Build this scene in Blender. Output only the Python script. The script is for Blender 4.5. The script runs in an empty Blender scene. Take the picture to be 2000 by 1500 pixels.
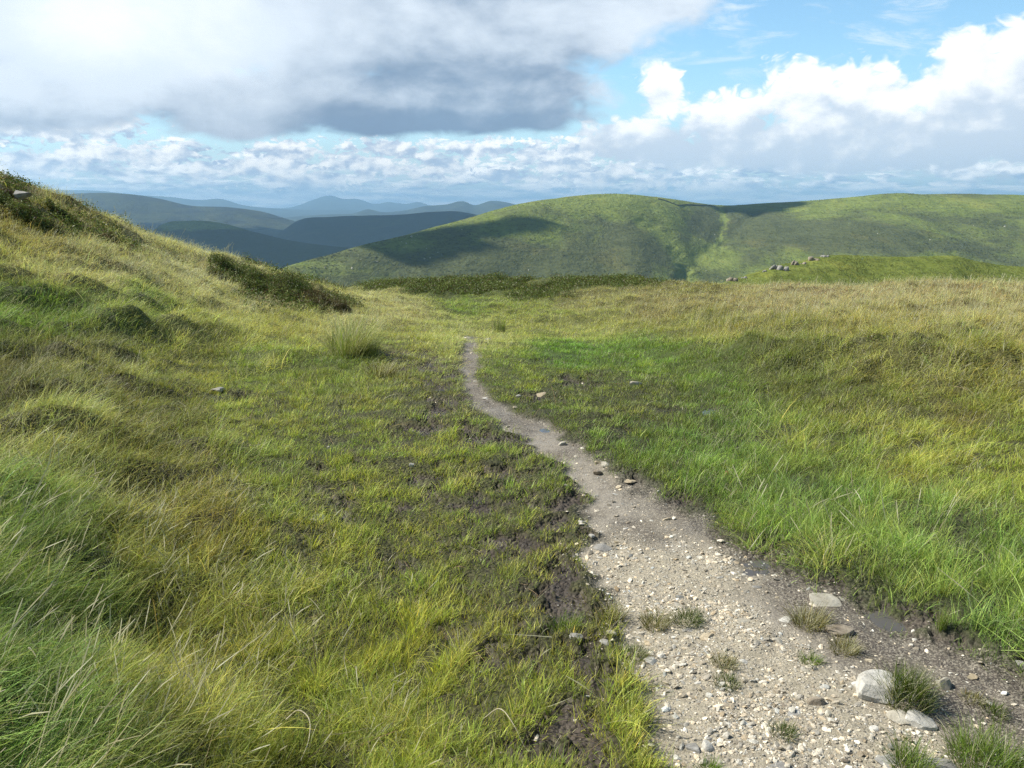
import bpy, math, random
import numpy as np
R = math.radians
rng = np.random.default_rng(11)
random.seed(5)
scene = bpy.context.scene
COL = scene.collection

# ------------------------------------------------------------------ camera model (used to read the layout off the photo)
F, U0, V0 = 1600.0, 1000.0, 750.0
VH = 400.0
TH = math.atan((V0 - VH) / F)
CAM = np.array([0.0, 0.0, 1.6])
cT, sT = math.cos(TH), math.sin(TH)

def ray(u, v):
    a = (np.asarray(u, float) - U0) / F
    b = (V0 - np.asarray(v, float)) / F
    return a, cT + b * sT, -sT + b * cT

def at_dist(u, v, Y):
    x, y, z = ray(u, v)
    return np.array([x / y * Y, Y, CAM[2] + z / y * Y])

def project(x, y, z):
    y = np.asarray(y, float); zc = z - CAM[2]
    f = y * cT - zc * sT
    f = np.maximum(f, 0.25)
    return U0 + F * x / f, V0 - F * (y * sT + zc * cT) / f

# ------------------------------------------------------------------ numpy noise
def _hash(ix, iy, seed):
    h = (ix.astype(np.int64) * 374761393 + iy.astype(np.int64) * 668265263 + seed * 974634777) & 0xffffffff
    h = ((h ^ (h >> 13)) * 1274126177) & 0xffffffff
    return (h ^ (h >> 16)) & 0xffffffff

def noise(x, y, seed=0):
    x = np.asarray(x, float); y = np.asarray(y, float)
    ix = np.floor(x); iy = np.floor(y)
    fx = x - ix; fy = y - iy
    sx = fx * fx * fx * (fx * (fx * 6 - 15) + 10); sy = fy * fy * fy * (fy * (fy * 6 - 15) + 10)
    def g(dx, dy):
        a = _hash(ix + dx, iy + dy, seed) * (2 * math.pi / 4294967296.0)
        return np.cos(a) * (fx - dx) + np.sin(a) * (fy - dy)
    a = g(0, 0) * (1 - sx) + g(1, 0) * sx
    b = g(0, 1) * (1 - sx) + g(1, 1) * sx
    return (a * (1 - sy) + b * sy) * 1.5

def fbm(x, y, seed=0, octv=4, gain=0.5):
    s = 0; a = 1.0; f = 1.0
    for i in range(octv):
        s = s + a * noise(x * f + i * 17.3, y * f - i * 9.1, seed + i)
        a *= gain; f *= 2.03
    return s

def ss(x, a, b):
    t = np.clip((x - a) / (b - a), 0, 1)
    return t * t * (3 - 2 * t)

def lin(c):
    c = np.asarray(c, float) / 255.0
    return np.where(c <= 0.04045, c / 12.92, ((c + 0.055) / 1.055) ** 2.4)

def smooth_interp(x, xs, ys):
    """monotone-ish cubic (Catmull-Rom) through points"""
    xs = np.asarray(xs, float); ys = np.asarray(ys, float)
    m = np.gradient(ys, xs)
    i = np.clip(np.searchsorted(xs, x) - 1, 0, len(xs) - 2)
    h = xs[i+1] - xs[i]; t = np.clip((x - xs[i]) / h, 0, 1)
    return ((2*t**3 - 3*t**2 + 1) * ys[i] + (t**3 - 2*t**2 + t) * h * m[i] + (-2*t**3 + 3*t**2) * ys[i+1] + (t**3 - t**2) * h * m[i+1])

# ------------------------------------------------------------------ terrain height
ctrl = [  # u, v, Y
 (0,350,14),(70,372,14.5),(130,392,15),(200,432,16),(270,455,17),(350,482,18),(420,500,19),(560,530,21),(640,556,22),
 (0,500,9.5),(0,700,6),(0,850,4.1),(0,1100,2.45),(0,1500,1.6),(200,560,9.6),(200,700,7),(200,1000,3.4),
 (400,700,8.5),(400,600,12),(400,540,16.5),(500,850,5.4),(250,800,5.4),(250,1200,2.85),(600,600,16),
 (700,650,11.5),(700,720,8.5),(690,603,17.5),(800,625,16.5),(860,640,14),
 (925,662,11.6),(975,640,15),(1000,600,22),(1000,570,33),(1000,549,45),(1150,549,45),(1250,548,42),(800,560,36),(740,549,42),
 (1100,640,14.5),(1100,700,9.6),(1200,600,20),(1300,640,12.5),(1300,700,9.2),
 (1400,560,27),(1400,549,34),(1700,552,26),(2000,548,22),(2000,600,12),(1700,600,13),(1700,640,9.6),(1700,760,7.0),(2000,660,8.0),
 (2000,780,6.2),(1400,760,7.3),(1550,700,8.3),(2000,1000,3.75),(1500,900,4.7),(2000,1300,2.45),
]
P = []
for u, v, Y in ctrl:
    p = at_dist(u, v, Y); lift = .22 if Y > 11.9 and u > 650 else (.10 if (u > 1250 or u < 700) else .03)
    P.append((p[0], p[1], p[2] - lift))
for Y, z in ((0.6,0.0),(1.6,0.0),(2.5,0.0),(4,-0.02),(6,-0.04),(8,-0.1)):
    for x in (0.0,):
        P.append((x + 0.12 * Y, Y, z))
P += [(2.5,0.5,0.0),(-1.6,0.4,0.3),(-4,1.5,0.75),(6,2,0.0),(-9,5,1.9),(12,6,0.4),(-16,13,3.0)]
for q_ in range(0, 360, 45):
    P.append((.9 * math.sin(R(q_)), .9 * math.cos(R(q_)), 0.06 if q_ in (270, 315) else 0.0))
P += [(0, 0, 0), (-2.5, -.5, .4), (2.5, -.5, 0), (0, -2, 0), (-1.5, -2, 0), (1.5, -2, 0)]
for azd, lst in ((-45, ((30,2.6),(60,-1),(120,-16),(300,-70),(600,-172))), (-30, ((28,1.0),(60,-5),(120,-18),(300,-75),(600,-172))),
                 (-18, ((34,-2.0),(60,-8),(120,-22),(300,-78),(600,-172))), (-6, ((62,-6.2),(120,-22),(300,-78),(600,-172))),
                 (6, ((62,-6.2),(120,-20),(300,-78),(600,-172))), (18, ((55,-5.6),(120,-20),(300,-78),(600,-172))),
                 (32, ((45,-4.8),(120,-18),(300,-78),(600,-172))), (50, ((30,-1.5),(120,-15),(300,-70),(600,-172)))):
    for r, z in lst:
        P.append((r * math.sin(R(azd)), r * math.cos(R(azd)), z))
P = np.array(P)
def lp(x, y):
    r = np.sqrt(x * x + y * y) + 1.2
    return np.arctan2(x, y) * 1.0, np.log(r)
pa, pl = lp(P[:, 0], P[:, 1])
def phi(d2):
    return np.where(d2 > 1e-12, 0.5 * d2 * np.log(np.maximum(d2, 1e-12)), 0)
n = len(P)
D2 = (pa[:, None] - pa[None]) ** 2 + (pl[:, None] - pl[None]) ** 2
A = np.zeros((n + 3, n + 3))
A[:n, :n] = phi(D2) + np.eye(n) * 0.002
A[:n, n] = 1; A[:n, n + 1] = pa; A[:n, n + 2] = pl
A[n:, :n] = A[:n, n:].T
rr_ = np.sqrt(P[:, 0] ** 2 + P[:, 1] ** 2)
W = np.linalg.solve(A, np.concatenate([P[:, 2], np.zeros(3)]))
def base_z(x, y):
    x = np.asarray(x, float); y = np.asarray(y, float)
    shp = x.shape; x = x.ravel(); y = y.ravel()
    out = np.empty_like(x)
    for i in range(0, len(x), 40000):
        a, l = lp(x[i:i+40000], y[i:i+40000])
        d2 = (a[:, None] - pa[None]) ** 2 + (l[:, None] - pl[None]) ** 2
        out[i:i+40000] = phi(d2) @ W[:n] + W[n] + W[n+1] * a + W[n+2] * l
    out = out * ss(y, -2.5, 0.3)
    return out.reshape(shp)

# ---- path / mud layout (edges read at image rows, evaluated on the ground surface)
pv  = [640, 662, 700, 740, 780, 800, 830, 860, 890, 920, 960, 1000, 1050, 1100, 1150, 1200, 1300, 1400, 1500, 1900]
pL  = [925, 908, 899, 903, 920, 938, 980, 1035, 1083, 1108, 1128, 1140, 1150, 1160, 1165, 1175, 1215, 1262, 1300, 1420]
pR  = [935, 932, 936, 934, 962, 1000, 1085, 1125, 1180, 1225, 1282, 1370, 1450, 1540, 1650, 1780, 1965, 2120, 2300, 2900]
gL  = [925, 910, 905, 910, 928, 945, 990, 1050, 1100, 1130, 1150, 1150, 1165, 1165, 1170, 1185, 1235, 1290, 1330, 1450]
gR  = [935, 930, 930, 930, 950, 990, 1070, 1115, 1165, 1190, 1225, 1290, 1380, 1450, 1500, 1560, 1700, 1820, 1960, 2400]
def masks(x, y, zb=None):
    """path, gravel, mud in 0..1 at ground points"""
    if zb is None: zb = base_z(x, y)
    u, v = project(x, y, zb)
    dist = np.sqrt(x * x + y * y)
    wob = fbm(x * 2.1, y * 2.1, 3, 4)
    wob2 = fbm(x * 7, y * 7, 9, 3)
    ppm = F / np.maximum(dist, 1.5)            # pixels per metre
    l = np.interp(v, pv, pL) + (wob * 0.11 * ppm + wob2 * .03 * ppm) * (.45 + .55 * ss(v, 760, 900))
    r = np.interp(v, pv, pR) - 16 * ss(v, 800, 880) - (wob * 0.11 * ppm - wob2 * .06 * ppm) * (.45 + .55 * ss(v, 760, 900))
    e = 0.05 * ppm; er = 0.10 * ppm * ss(v, 850, 1000) + e
    path = ss(u, l - e, l + e) * (1 - ss(u, r - er, r + er)) * ss(v, 655, 664)
    gl = np.interp(v, pv, gL) + wob * .10 * ppm; gr = np.interp(v, pv, gR) + wob2 * .05 * ppm + wob * .08 * ppm
    gr = gr - 50 * ss(v, 1060, 1200)
    e2 = 0.15 * ppm
    grav = ss(u, gl - e2, gl + e2) * (1 - ss(u, gr - e2, gr + e2)) * (.35 * ss(v, 860, 960) + .65 * ss(v, 1010, 1090))
    grav = np.maximum(grav, .22 * path * ss(v, 840, 900) * ss(wob2 + .3 * wob, -.1, .5))
    # smooth wet silt in the middle of the track
    silt = ss(v, 900, 950) * (1 - ss(v, 1040, 1090)) * np.exp(-((u - np.interp(v, [920, 1000, 1080], [1150, 1210, 1330])) / np.interp(v, [920, 1000, 1080], [22, 45, 60])) ** 2)
    grav = grav * (1 - .85 * silt)
    mud = 0 * u
    for (cu, cv, su, sv, a) in mud_blobs:
        mud = np.maximum(mud, a * np.exp(-(((u - cu) / su) ** 2 + ((v - cv) / sv) ** 2)))
    wob3 = fbm(x * 17, y * 17, 13, 2)
    lowturf = np.exp(-(((u - 950) / 420) ** 2 + ((v - 1000) / 420) ** 2))
    mud = mud * .84 + wob * .34 + wob2 * .46 + wob3 * .32 + .12 * lowturf
    mud = ss(mud, .55, .64)
    return path, grav, np.clip(mud, 0, 1), u, v
mud_blobs = [(850,720,75,45,.95),(800,700,60,25,.85),(880,790,60,35,.9),(860,835,120,16,.8),(960,860,110,22,.9),(1040,890,60,22,.8),
 (1000,960,200,55,.62),(1090,1000,50,60,.80),(950,1080,150,60,.75),(1100,1100,70,70,.80),(640,985,70,45,.8),(640,1060,60,30,.5),(900,1200,80,60,.75),
 (1100,1200,90,70,.80),(1000,1230,90,60,.75),(940,1290,60,60,.8),(1160,1320,80,70,.85),(1120,1400,110,60,.85),(950,1460,90,40,.7),(1180,1480,110,60,.95),
 (1230,960,45,30,.9),(1320,990,60,35,.95),(1400,1030,60,35,.9),(1480,1080,80,40,1.0),(1580,1130,90,45,1.0),(1700,1190,110,50,1.0),(1820,1260,100,60,1.0),(1950,1330,120,70,1.0),(1950,1450,200,120,1.0),
 (450,772,70,14,.85),(700,905,70,14,.5),(1130,740,110,16,.62),(1060,705,100,12,.62),(1370,795,90,14,.72),(1250,765,40,14,.5),(1040,780,90,14,.6),(1230,840,60,20,.55),(1180,870,50,20,.7),
 (960,668,110,9,.8),(1080,668,110,7,.62),(850,940,60,20,.7),(760,1090,60,20,.45),(400,905,20,16,.6),(1180,672,60,5,.6)]

basins = []
HUM = [(1480,705,80,20,.20),(1620,702,70,18,.17),(1760,714,95,20,.24),(1920,702,80,22,.20),(1350,690,55,14,.12),(1560,652,110,12,.13),(1850,656,120,13,.16),(1290,655,70,10,.10),
       (700,692,45,16,.17),(300,762,80,18,.13),(130,862,120,26,.15),(560,702,60,14,.10),(200,642,110,18,.14),(400,640,80,14,.12),(420,880,70,20,.09),(60,760,70,20,.12)]
def micro_z(x, y, path, grav, mud, u, v):
    d = np.sqrt(x * x + y * y)
    near = 1 - ss(d, 60, 120)
    grassy = (1 - path) * (1 - .75 * mud)
    # rougher on the left bank and the right bank
    bank = np.clip(ss(-u, -560, -150) + ss(u, 1250, 1600) * (1 - ss(v, 700, 800)) + (1 - ss(v, 600, 660)) * .8, 0, 1)
    h = fbm(x * .9, y * .9, 21, 3) * (.03 + .10 * bank) * grassy * near
    for (hu, hv_, su, sv, ha) in HUM:
        h = h + ha * np.exp(-(((u - hu) / su) ** 2 + ((v - hv_) / sv) ** 2))
    tus = np.maximum(fbm(x * 2.4, y * 2.4, 31, 2), -.2)
    h = h + tus * (.014 + .09 * bank) * grassy * near
    h = h + fbm(x * .33, y * .33, 51, 2) * .16 * ss(d, 10, 18) * near
    clod = fbm(x * 9, y * 9, 41, 4, .6) * .0075 + fbm(x * 30, y * 30, 42, 2, .6) * .006
    h = h + clod * np.clip(mud * 1.2 + .25, 0, 1) * (1 - .75 * path) * near * 1.35
    for (bx_, by_, br_, bd_) in basins:
        h = h - bd_ * np.exp(-((x - bx_) ** 2 + ((y - by_) * .8) ** 2) / br_ ** 2)
    h = h + (fbm(x * 5, y * 5, 61, 3) * .008 - .025) * path
    h = h - .026 * mud * (1 - path)
    return h

def height(x, y):
    zb = base_z(x, y)
    p, g, m, u, v = masks(x, y, zb)
    z = zb + micro_z(x, y, p, g, m, u, v)
    return z

# ------------------------------------------------------------------ helpers
def tag(o, label=None, cat=None, group=None, kind=None):
    if label: o['label'] = label
    if cat: o['category'] = cat
    if group: o['group'] = group
    if kind: o['kind'] = kind
    return o

def mesh_np(name, verts, faces, smooth=True):
    """faces: (n,3) or (n,4) array"""
    me = bpy.data.meshes.new(name)
    verts = np.asarray(verts, np.float32); faces = np.asarray(faces, np.int32)
    me.vertices.add(len(verts)); me.vertices.foreach_set('co', verts.ravel())
    k = faces.shape[1]
    me.loops.add(faces.size); me.loops.foreach_set('vertex_index', faces.ravel())
    me.polygons.add(len(faces))
    me.polygons.foreach_set('loop_start', np.arange(0, faces.size, k, dtype=np.int32))
    me.polygons.foreach_set('loop_total', np.full(len(faces), k, np.int32))
    if smooth: me.polygons.foreach_set('use_smooth', np.ones(len(faces), bool))
    me.update(calc_edges=True)
    return me

def add_attr(me, name, arr, typ='FLOAT_COLOR'):
    arr = np.asarray(arr, np.float32)
    a = me.attributes.new(name, typ, 'POINT')
    if typ == 'FLOAT_COLOR':
        if arr.shape[1] == 3: arr = np.concatenate([arr, np.ones((len(arr), 1), np.float32)], 1)
        a.data.foreach_set('color', arr.ravel())
    elif typ == 'FLOAT_VECTOR': a.data.foreach_set('vector', arr.ravel())
    elif typ == 'INT': a.data.foreach_set('value', arr.astype(np.int32))
    else: a.data.foreach_set('value', arr.ravel())

def link(name, me, mat=None, parent=None):
    o = bpy.data.objects.new(name, me)
    COL.objects.link(o)
    if mat: me.materials.append(mat)
    if parent: o.parent = parent
    return o

class NT:
    def __init__(s, tree): s.t = tree; s.n = tree.nodes; s.l = tree.links
    def node(s, typ, **kw):
        nd = s.n.new(typ)
        for k, v in kw.items(): setattr(nd, k, v)
        return nd
    def put(s, sock, val):
        if isinstance(val, bpy.types.NodeSocket): s.l.new(val, sock)
        elif val is not None: sock.default_value = val
    def m(s, op, a, b=None, c=None, clamp=False):
        nd = s.node('ShaderNodeMath', operation=op, use_clamp=clamp)
        s.put(nd.inputs[0], a)
        if b is not None: s.put(nd.inputs[1], b)
        if c is not None: s.put(nd.inputs[2], c)
        return nd.outputs[0]
    def vm(s, op, a, b=None):
        nd = s.node('ShaderNodeVectorMath', operation=op)
        s.put(nd.inputs[0], a)
        if b is not None: s.put(nd.inputs[1], b)
        return nd.outputs['Value'] if op in ('LENGTH', 'DOT_PRODUCT') else nd.outputs[0]
    def mix(s, f, a, b, typ='RGBA', blend='MIX'):
        nd = s.node('ShaderNodeMix', data_type=typ)
        if typ == 'RGBA':
            nd.blend_type = blend; i = (0, 6, 7); o = 2
        else: i = (0, 2, 3); o = 0
        s.put(nd.inputs[i[0]], f)
        def c(x): return tuple(x) + (1,) if isinstance(x, (tuple, list, np.ndarray)) and len(x) == 3 and typ == 'RGBA' else x
        s.put(nd.inputs[i[1]], c(a)); s.put(nd.inputs[i[2]], c(b))
        return nd.outputs[o]
    def noise(s, vec, scale, detail=3, rough=.5, dist=0, col=False, dims='3D'):
        nd = s.node('ShaderNodeTexNoise', noise_dimensions=dims)
        if vec is not None: s.l.new(vec, nd.inputs['Vector'])
        nd.inputs['Scale'].default_value = scale; nd.inputs['Detail'].default_value = detail
        nd.inputs['Roughness'].default_value = rough; nd.inputs['Distortion'].default_value = dist
        return nd.outputs[1 if col else 0]
    def step(s, x, a, b, to0=0, to1=1):
        nd = s.node('ShaderNodeMapRange', interpolation_type='SMOOTHSTEP')
        s.put(nd.inputs[0], x); s.put(nd.inputs[1], a); s.put(nd.inputs[2], b)
        s.put(nd.inputs[3], to0); s.put(nd.inputs[4], to1)
        return nd.outputs[0]
    def attr(s, name, typ='GEOMETRY'):
        nd = s.node('ShaderNodeAttribute', attribute_name=name, attribute_type=typ)
        return nd

def new_mat(name):
    m = bpy.data.materials.new(name); m.use_nodes = True
    m.node_tree.nodes.clear()
    t = NT(m.node_tree)
    out = t.node('ShaderNodeOutputMaterial')
    return m, t, out

def principled(t, col, rough=.8, spec=.3, bump=None, bstr=.3, bdist=.01):
    p = t.node('ShaderNodeBsdfPrincipled')
    t.put(p.inputs['Base Color'], col if not isinstance(col, tuple) else col + (1,) if len(col) == 3 else col)
    t.put(p.inputs['Roughness'], rough); t.put(p.inputs['Specular IOR Level'], spec)
    if bump is not None:
        b = t.node('ShaderNodeBump'); b.inputs['Strength'].default_value = bstr; b.inputs['Distance'].default_value = bdist
        t.put(b.inputs['Height'], bump); t.l.new(b.outputs[0], p.inputs['Normal'])
    return p

# ------------------------------------------------------------------ materials
def mat_ground():
    m, t, out = new_mat('ground_soil')
    pos = t.node('ShaderNodeNewGeometry').outputs['Position']
    ac = t.attr('gcol'); am = t.attr('gmask')          # gmask: r path, g gravel, b mud
    sep = t.node('ShaderNodeSeparateColor'); t.l.new(am.outputs['Color'], sep.inputs[0])
    n1 = t.noise(pos, 18, 6, .65); n2 = t.noise(pos, 90, 4, .6); n3 = t.noise(pos, 3.2, 4, .6)
    k = t.m('MULTIPLY_ADD', n1, 1.3, .35)
    k2 = t.m('MULTIPLY_ADD', n2, 1.1, .45)
    c = t.vm('SCALE', ac.outputs['Color']); c.node.inputs[3].default_value = 1
    t.l.new(t.m('MULTIPLY', k, k2), c.node.inputs[3])
    # fine grit speckle on the gravelly parts
    v2 = t.node('ShaderNodeTexVoronoi'); t.l.new(pos, v2.inputs['Vector']); v2.inputs['Scale'].default_value = 190
    v2s = t.node('ShaderNodeSeparateColor'); t.l.new(v2.outputs['Color'], v2s.inputs[0])
    g2 = t.m('MULTIPLY', t.step(v2s.outputs[0], .35, .75), t.m('MULTIPLY', sep.outputs[0], .75))
    c = t.mix(g2, c, t.mix(v2s.outputs[1], (.17,.145,.11), (.40,.36,.29)))
    vor = t.node('ShaderNodeTexVoronoi'); t.l.new(pos, vor.inputs['Vector']); vor.inputs['Scale'].default_value = 75
    vs = t.node('ShaderNodeSeparateColor'); t.l.new(vor.outputs['Color'], vs.inputs[0])
    grit = t.m('MULTIPLY', t.step(vs.outputs[0], .55, .8), t.m('MULTIPLY', sep.outputs[1], t.step(vor.outputs['Distance'], .55, .35)))
    c = t.mix(grit, c, t.mix(vs.outputs[1], (.30,.26,.20), (.5,.46,.39)))
    wet = t.m('MULTIPLY', sep.outputs[2], t.step(n3, .38, .62))
    rough = t.m('SUBTRACT', .9, t.m('MULTIPLY', wet, .45))
    h = t.m('ADD', t.m('MULTIPLY', n1, 1.0), t.m('MULTIPLY', n2, .35))
    h = t.m('ADD', h, t.m('MULTIPLY', grit, .5))
    v3 = t.node('ShaderNodeTexVoronoi', feature='SMOOTH_F1'); t.l.new(pos, v3.inputs['Vector']); v3.inputs['Scale'].default_value = 48; v3.inputs['Smoothness'].default_value = .3
    v3s = t.node('ShaderNodeSeparateColor'); t.l.new(v3.outputs['Color'], v3s.inputs[0])
    c4 = t.vm('SCALE', c); t.l.new(t.m('MULTIPLY_ADD', t.m('MULTIPLY', v3s.outputs[0], t.m('SUBTRACT', 1.0, sep.outputs[0])), .7, t.m('MULTIPLY_ADD', sep.outputs[0], .3, .7)), c4.node.inputs[3]); c = c4
    h = t.m('SUBTRACT', h, t.m('MULTIPLY', t.m('SUBTRACT', 1.0, sep.outputs[0]), t.m('MULTIPLY', v3.outputs['Distance'], 1.5)))
    p = principled(t, c, rough, .35, h, 1.0, .014)
    t.l.new(p.outputs[0], out.inputs[0])
    return m

def mat_grass(name, sheen=.25):
    m, t, out = new_mat(name)
    c = t.attr('col').outputs['Color']
    d = t.node('ShaderNodeBsdfDiffuse'); t.l.new(c, d.inputs[0])
    tr = t.node('ShaderNodeBsdfTranslucent'); t.l.new(t.vm('MULTIPLY', c, (1.02, 1.08, .65)), tr.inputs[0])
    ms = t.node('ShaderNodeMixShader'); ms.inputs[0].default_value = .42
    t.l.new(d.outputs[0], ms.inputs[1]); t.l.new(tr.outputs[0], ms.inputs[2])
    gl = t.node('ShaderNodeBsdfGlossy'); gl.inputs['Roughness'].default_value = .5; gl.inputs[0].default_value = (.9, .95, 1, 1)
    m2 = t.node('ShaderNodeMixShader'); m2.inputs[0].default_value = sheen * .07
    t.l.new(ms.outputs[0], m2.inputs[1]); t.l.new(gl.outputs[0], m2.inputs[2])
    t.l.new(m2.outputs[0], out.inputs[0])
    return m

def mat_leafy(name, c1, c2, brown=.2):
    """heather / bilberry foliage: colour per leaf from the 'blade' attribute"""
    m, t, out = new_mat(name)
    bl = t.attr('blade')
    s = t.node('ShaderNodeSeparateColor'); t.l.new(bl.outputs['Color'], s.inputs[0])
    pos = t.node('ShaderNodeNewGeometry').outputs['Position']
    n1 = t.noise(pos, 1.6, 3)
    c = t.mix(t.step(n1, .35, .65), c1, c2)
    v = t.m('MULTIPLY_ADD', s.outputs[0], .9, .55)
    g = t.vm('SCALE', c); t.l.new(v, g.node.inputs[3])
    g = t.mix(t.step(s.outputs[2], 1 - brown, 1 - brown + .05), g, (.11,.065,.03))
    d = t.node('ShaderNodeBsdfDiffuse'); t.l.new(g, d.inputs[0])
    tr = t.node('ShaderNodeBsdfTranslucent'); t.l.new(g, tr.inputs[0])
    ms = t.node('ShaderNodeMixShader'); ms.inputs[0].default_value = .3
    t.l.new(d.outputs[0], ms.inputs[1]); t.l.new(tr.outputs[0], ms.inputs[2])
    gl = t.node('ShaderNodeBsdfGlossy'); gl.inputs['Roughness'].default_value = .45
    m2 = t.node('ShaderNodeMixShader'); m2.inputs[0].default_value = .03
    t.l.new(ms.outputs[0], m2.inputs[1]); t.l.new(gl.outputs[0], m2.inputs[2])
    t.l.new(m2.outputs[0], out.inputs[0])
    return m

def mat_stone(name, c1, c2, scale=14, instanced=False):
    m, t, out = new_mat(name)
    tc = t.node('ShaderNodeTexCoord').outputs['Object']
    pos = t.node('ShaderNodeNewGeometry').outputs['Position']
    vec = pos
    n1 = t.noise(vec, scale, 6, .65, .6); n2 = t.noise(vec, scale * 9, 5, .7); n3 = t.noise(vec, scale * .35, 2)
    c = t.mix(t.step(n1, .35, .66), c1, c2)
    if instanced:
        tint = t.attr('tint', 'INSTANCER')
        c = t.vm('MULTIPLY', c, tint.outputs['Color'])
    sc = t.vm('SCALE', c); t.l.new(t.m('MULTIPLY_ADD', n2, 1.0, .5), sc.node.inputs[3])
    lich = t.m('MULTIPLY', t.step(n3, .62, .7), .5)
    c = t.mix(lich, sc, (.16,.15,.10))
    h = t.m('ADD', n1, t.m('MULTIPLY', n2, .4))
    p = principled(t, c, .8, .3, h, .6, .01)
    t.l.new(p.outputs[0], out.inputs[0])
    return m

def mat_hill(name, grass=(.15,.19,.042), grass2=(.20,.24,.06), heath=(.092,.105,.044), sc=1.0, mask=True, thresh=(.42,.6)):
    m, t, out = new_mat(name)
    pos = t.node('ShaderNodeNewGeometry').outputs['Position']
    mp = t.node('ShaderNodeMapping'); t.l.new(pos, mp.inputs[0]); mp.inputs['Scale'].default_value = (sc, sc * .55, sc * 2.2)
    v = mp.outputs[0]
    n1 = t.noise(v, .0075, 6, .62, .8); n2 = t.noise(v, .035, 6, .7, .4); n3 = t.noise(v, .16, 4, .75); n4 = t.noise(v, .02, 3, .6)
    g = t.mix(t.step(n2, .4, .62), grass, grass2)
    k = t.m('ADD', t.m('MULTIPLY', n1, .75), t.m('MULTIPLY', n2, .25))
    if mask:
        am = t.attr('hmask')
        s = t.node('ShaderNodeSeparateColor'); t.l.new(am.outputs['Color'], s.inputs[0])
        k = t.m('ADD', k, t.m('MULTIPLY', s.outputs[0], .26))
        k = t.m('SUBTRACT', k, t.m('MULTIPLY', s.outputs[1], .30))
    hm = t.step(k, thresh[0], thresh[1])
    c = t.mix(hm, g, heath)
    if mask:
        c = t.mix(t.m('MULTIPLY', s.outputs[1], .7), c, (.22,.26,.065))
    # darker rushes and broken clumps
    c = t.mix(t.m('MULTIPLY', t.step(n3, .50, .62), .75), c, t.vm('MULTIPLY', c, (.50,.50,.52)))
    c = t.mix(t.m('MULTIPLY', t.step(n4, .58, .66), .35), c, t.vm('MULTIPLY', c, (1.5,1.25,1.1)))
    mp2 = t.node('ShaderNodeMapping'); t.l.new(pos, mp2.inputs[0]); mp2.inputs['Scale'].default_value = (sc * .35, sc * .25, sc * 3.5)
    n5 = t.noise(mp2.outputs[0], .05, 5, .65, .8)
    c = t.mix(t.m('MULTIPLY', t.step(n5, .54, .60), .4), c, t.vm('MULTIPLY', c, (.62,.62,.60)))
    c = t.mix(t.m('MULTIPLY', t.step(n5, .44, .38), .35), c, t.vm('MULTIPLY', c, (1.4,1.3,1.25)))
    h = t.m('ADD', t.m('MULTIPLY', n3, 1.0), t.m('MULTIPLY', n2, 3))
    p = principled(t, c, .95, .1, h, 1.0, 2.2 / sc)
    t.l.new(p.outputs[0], out.inputs[0])
    return m

M_ground = mat_ground()
M_grass = mat_grass('grass_blades')
M_leaf = mat_leafy('heather_leaves', (.10,.145,.026), (.155,.195,.042))
M_leafb = mat_leafy('heather_brown', (.11,.10,.035), (.12,.13,.035), .4)
M_peb = mat_stone('gravel_stone', (.42,.38,.31), (.62,.58,.5), 30, True)

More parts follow.
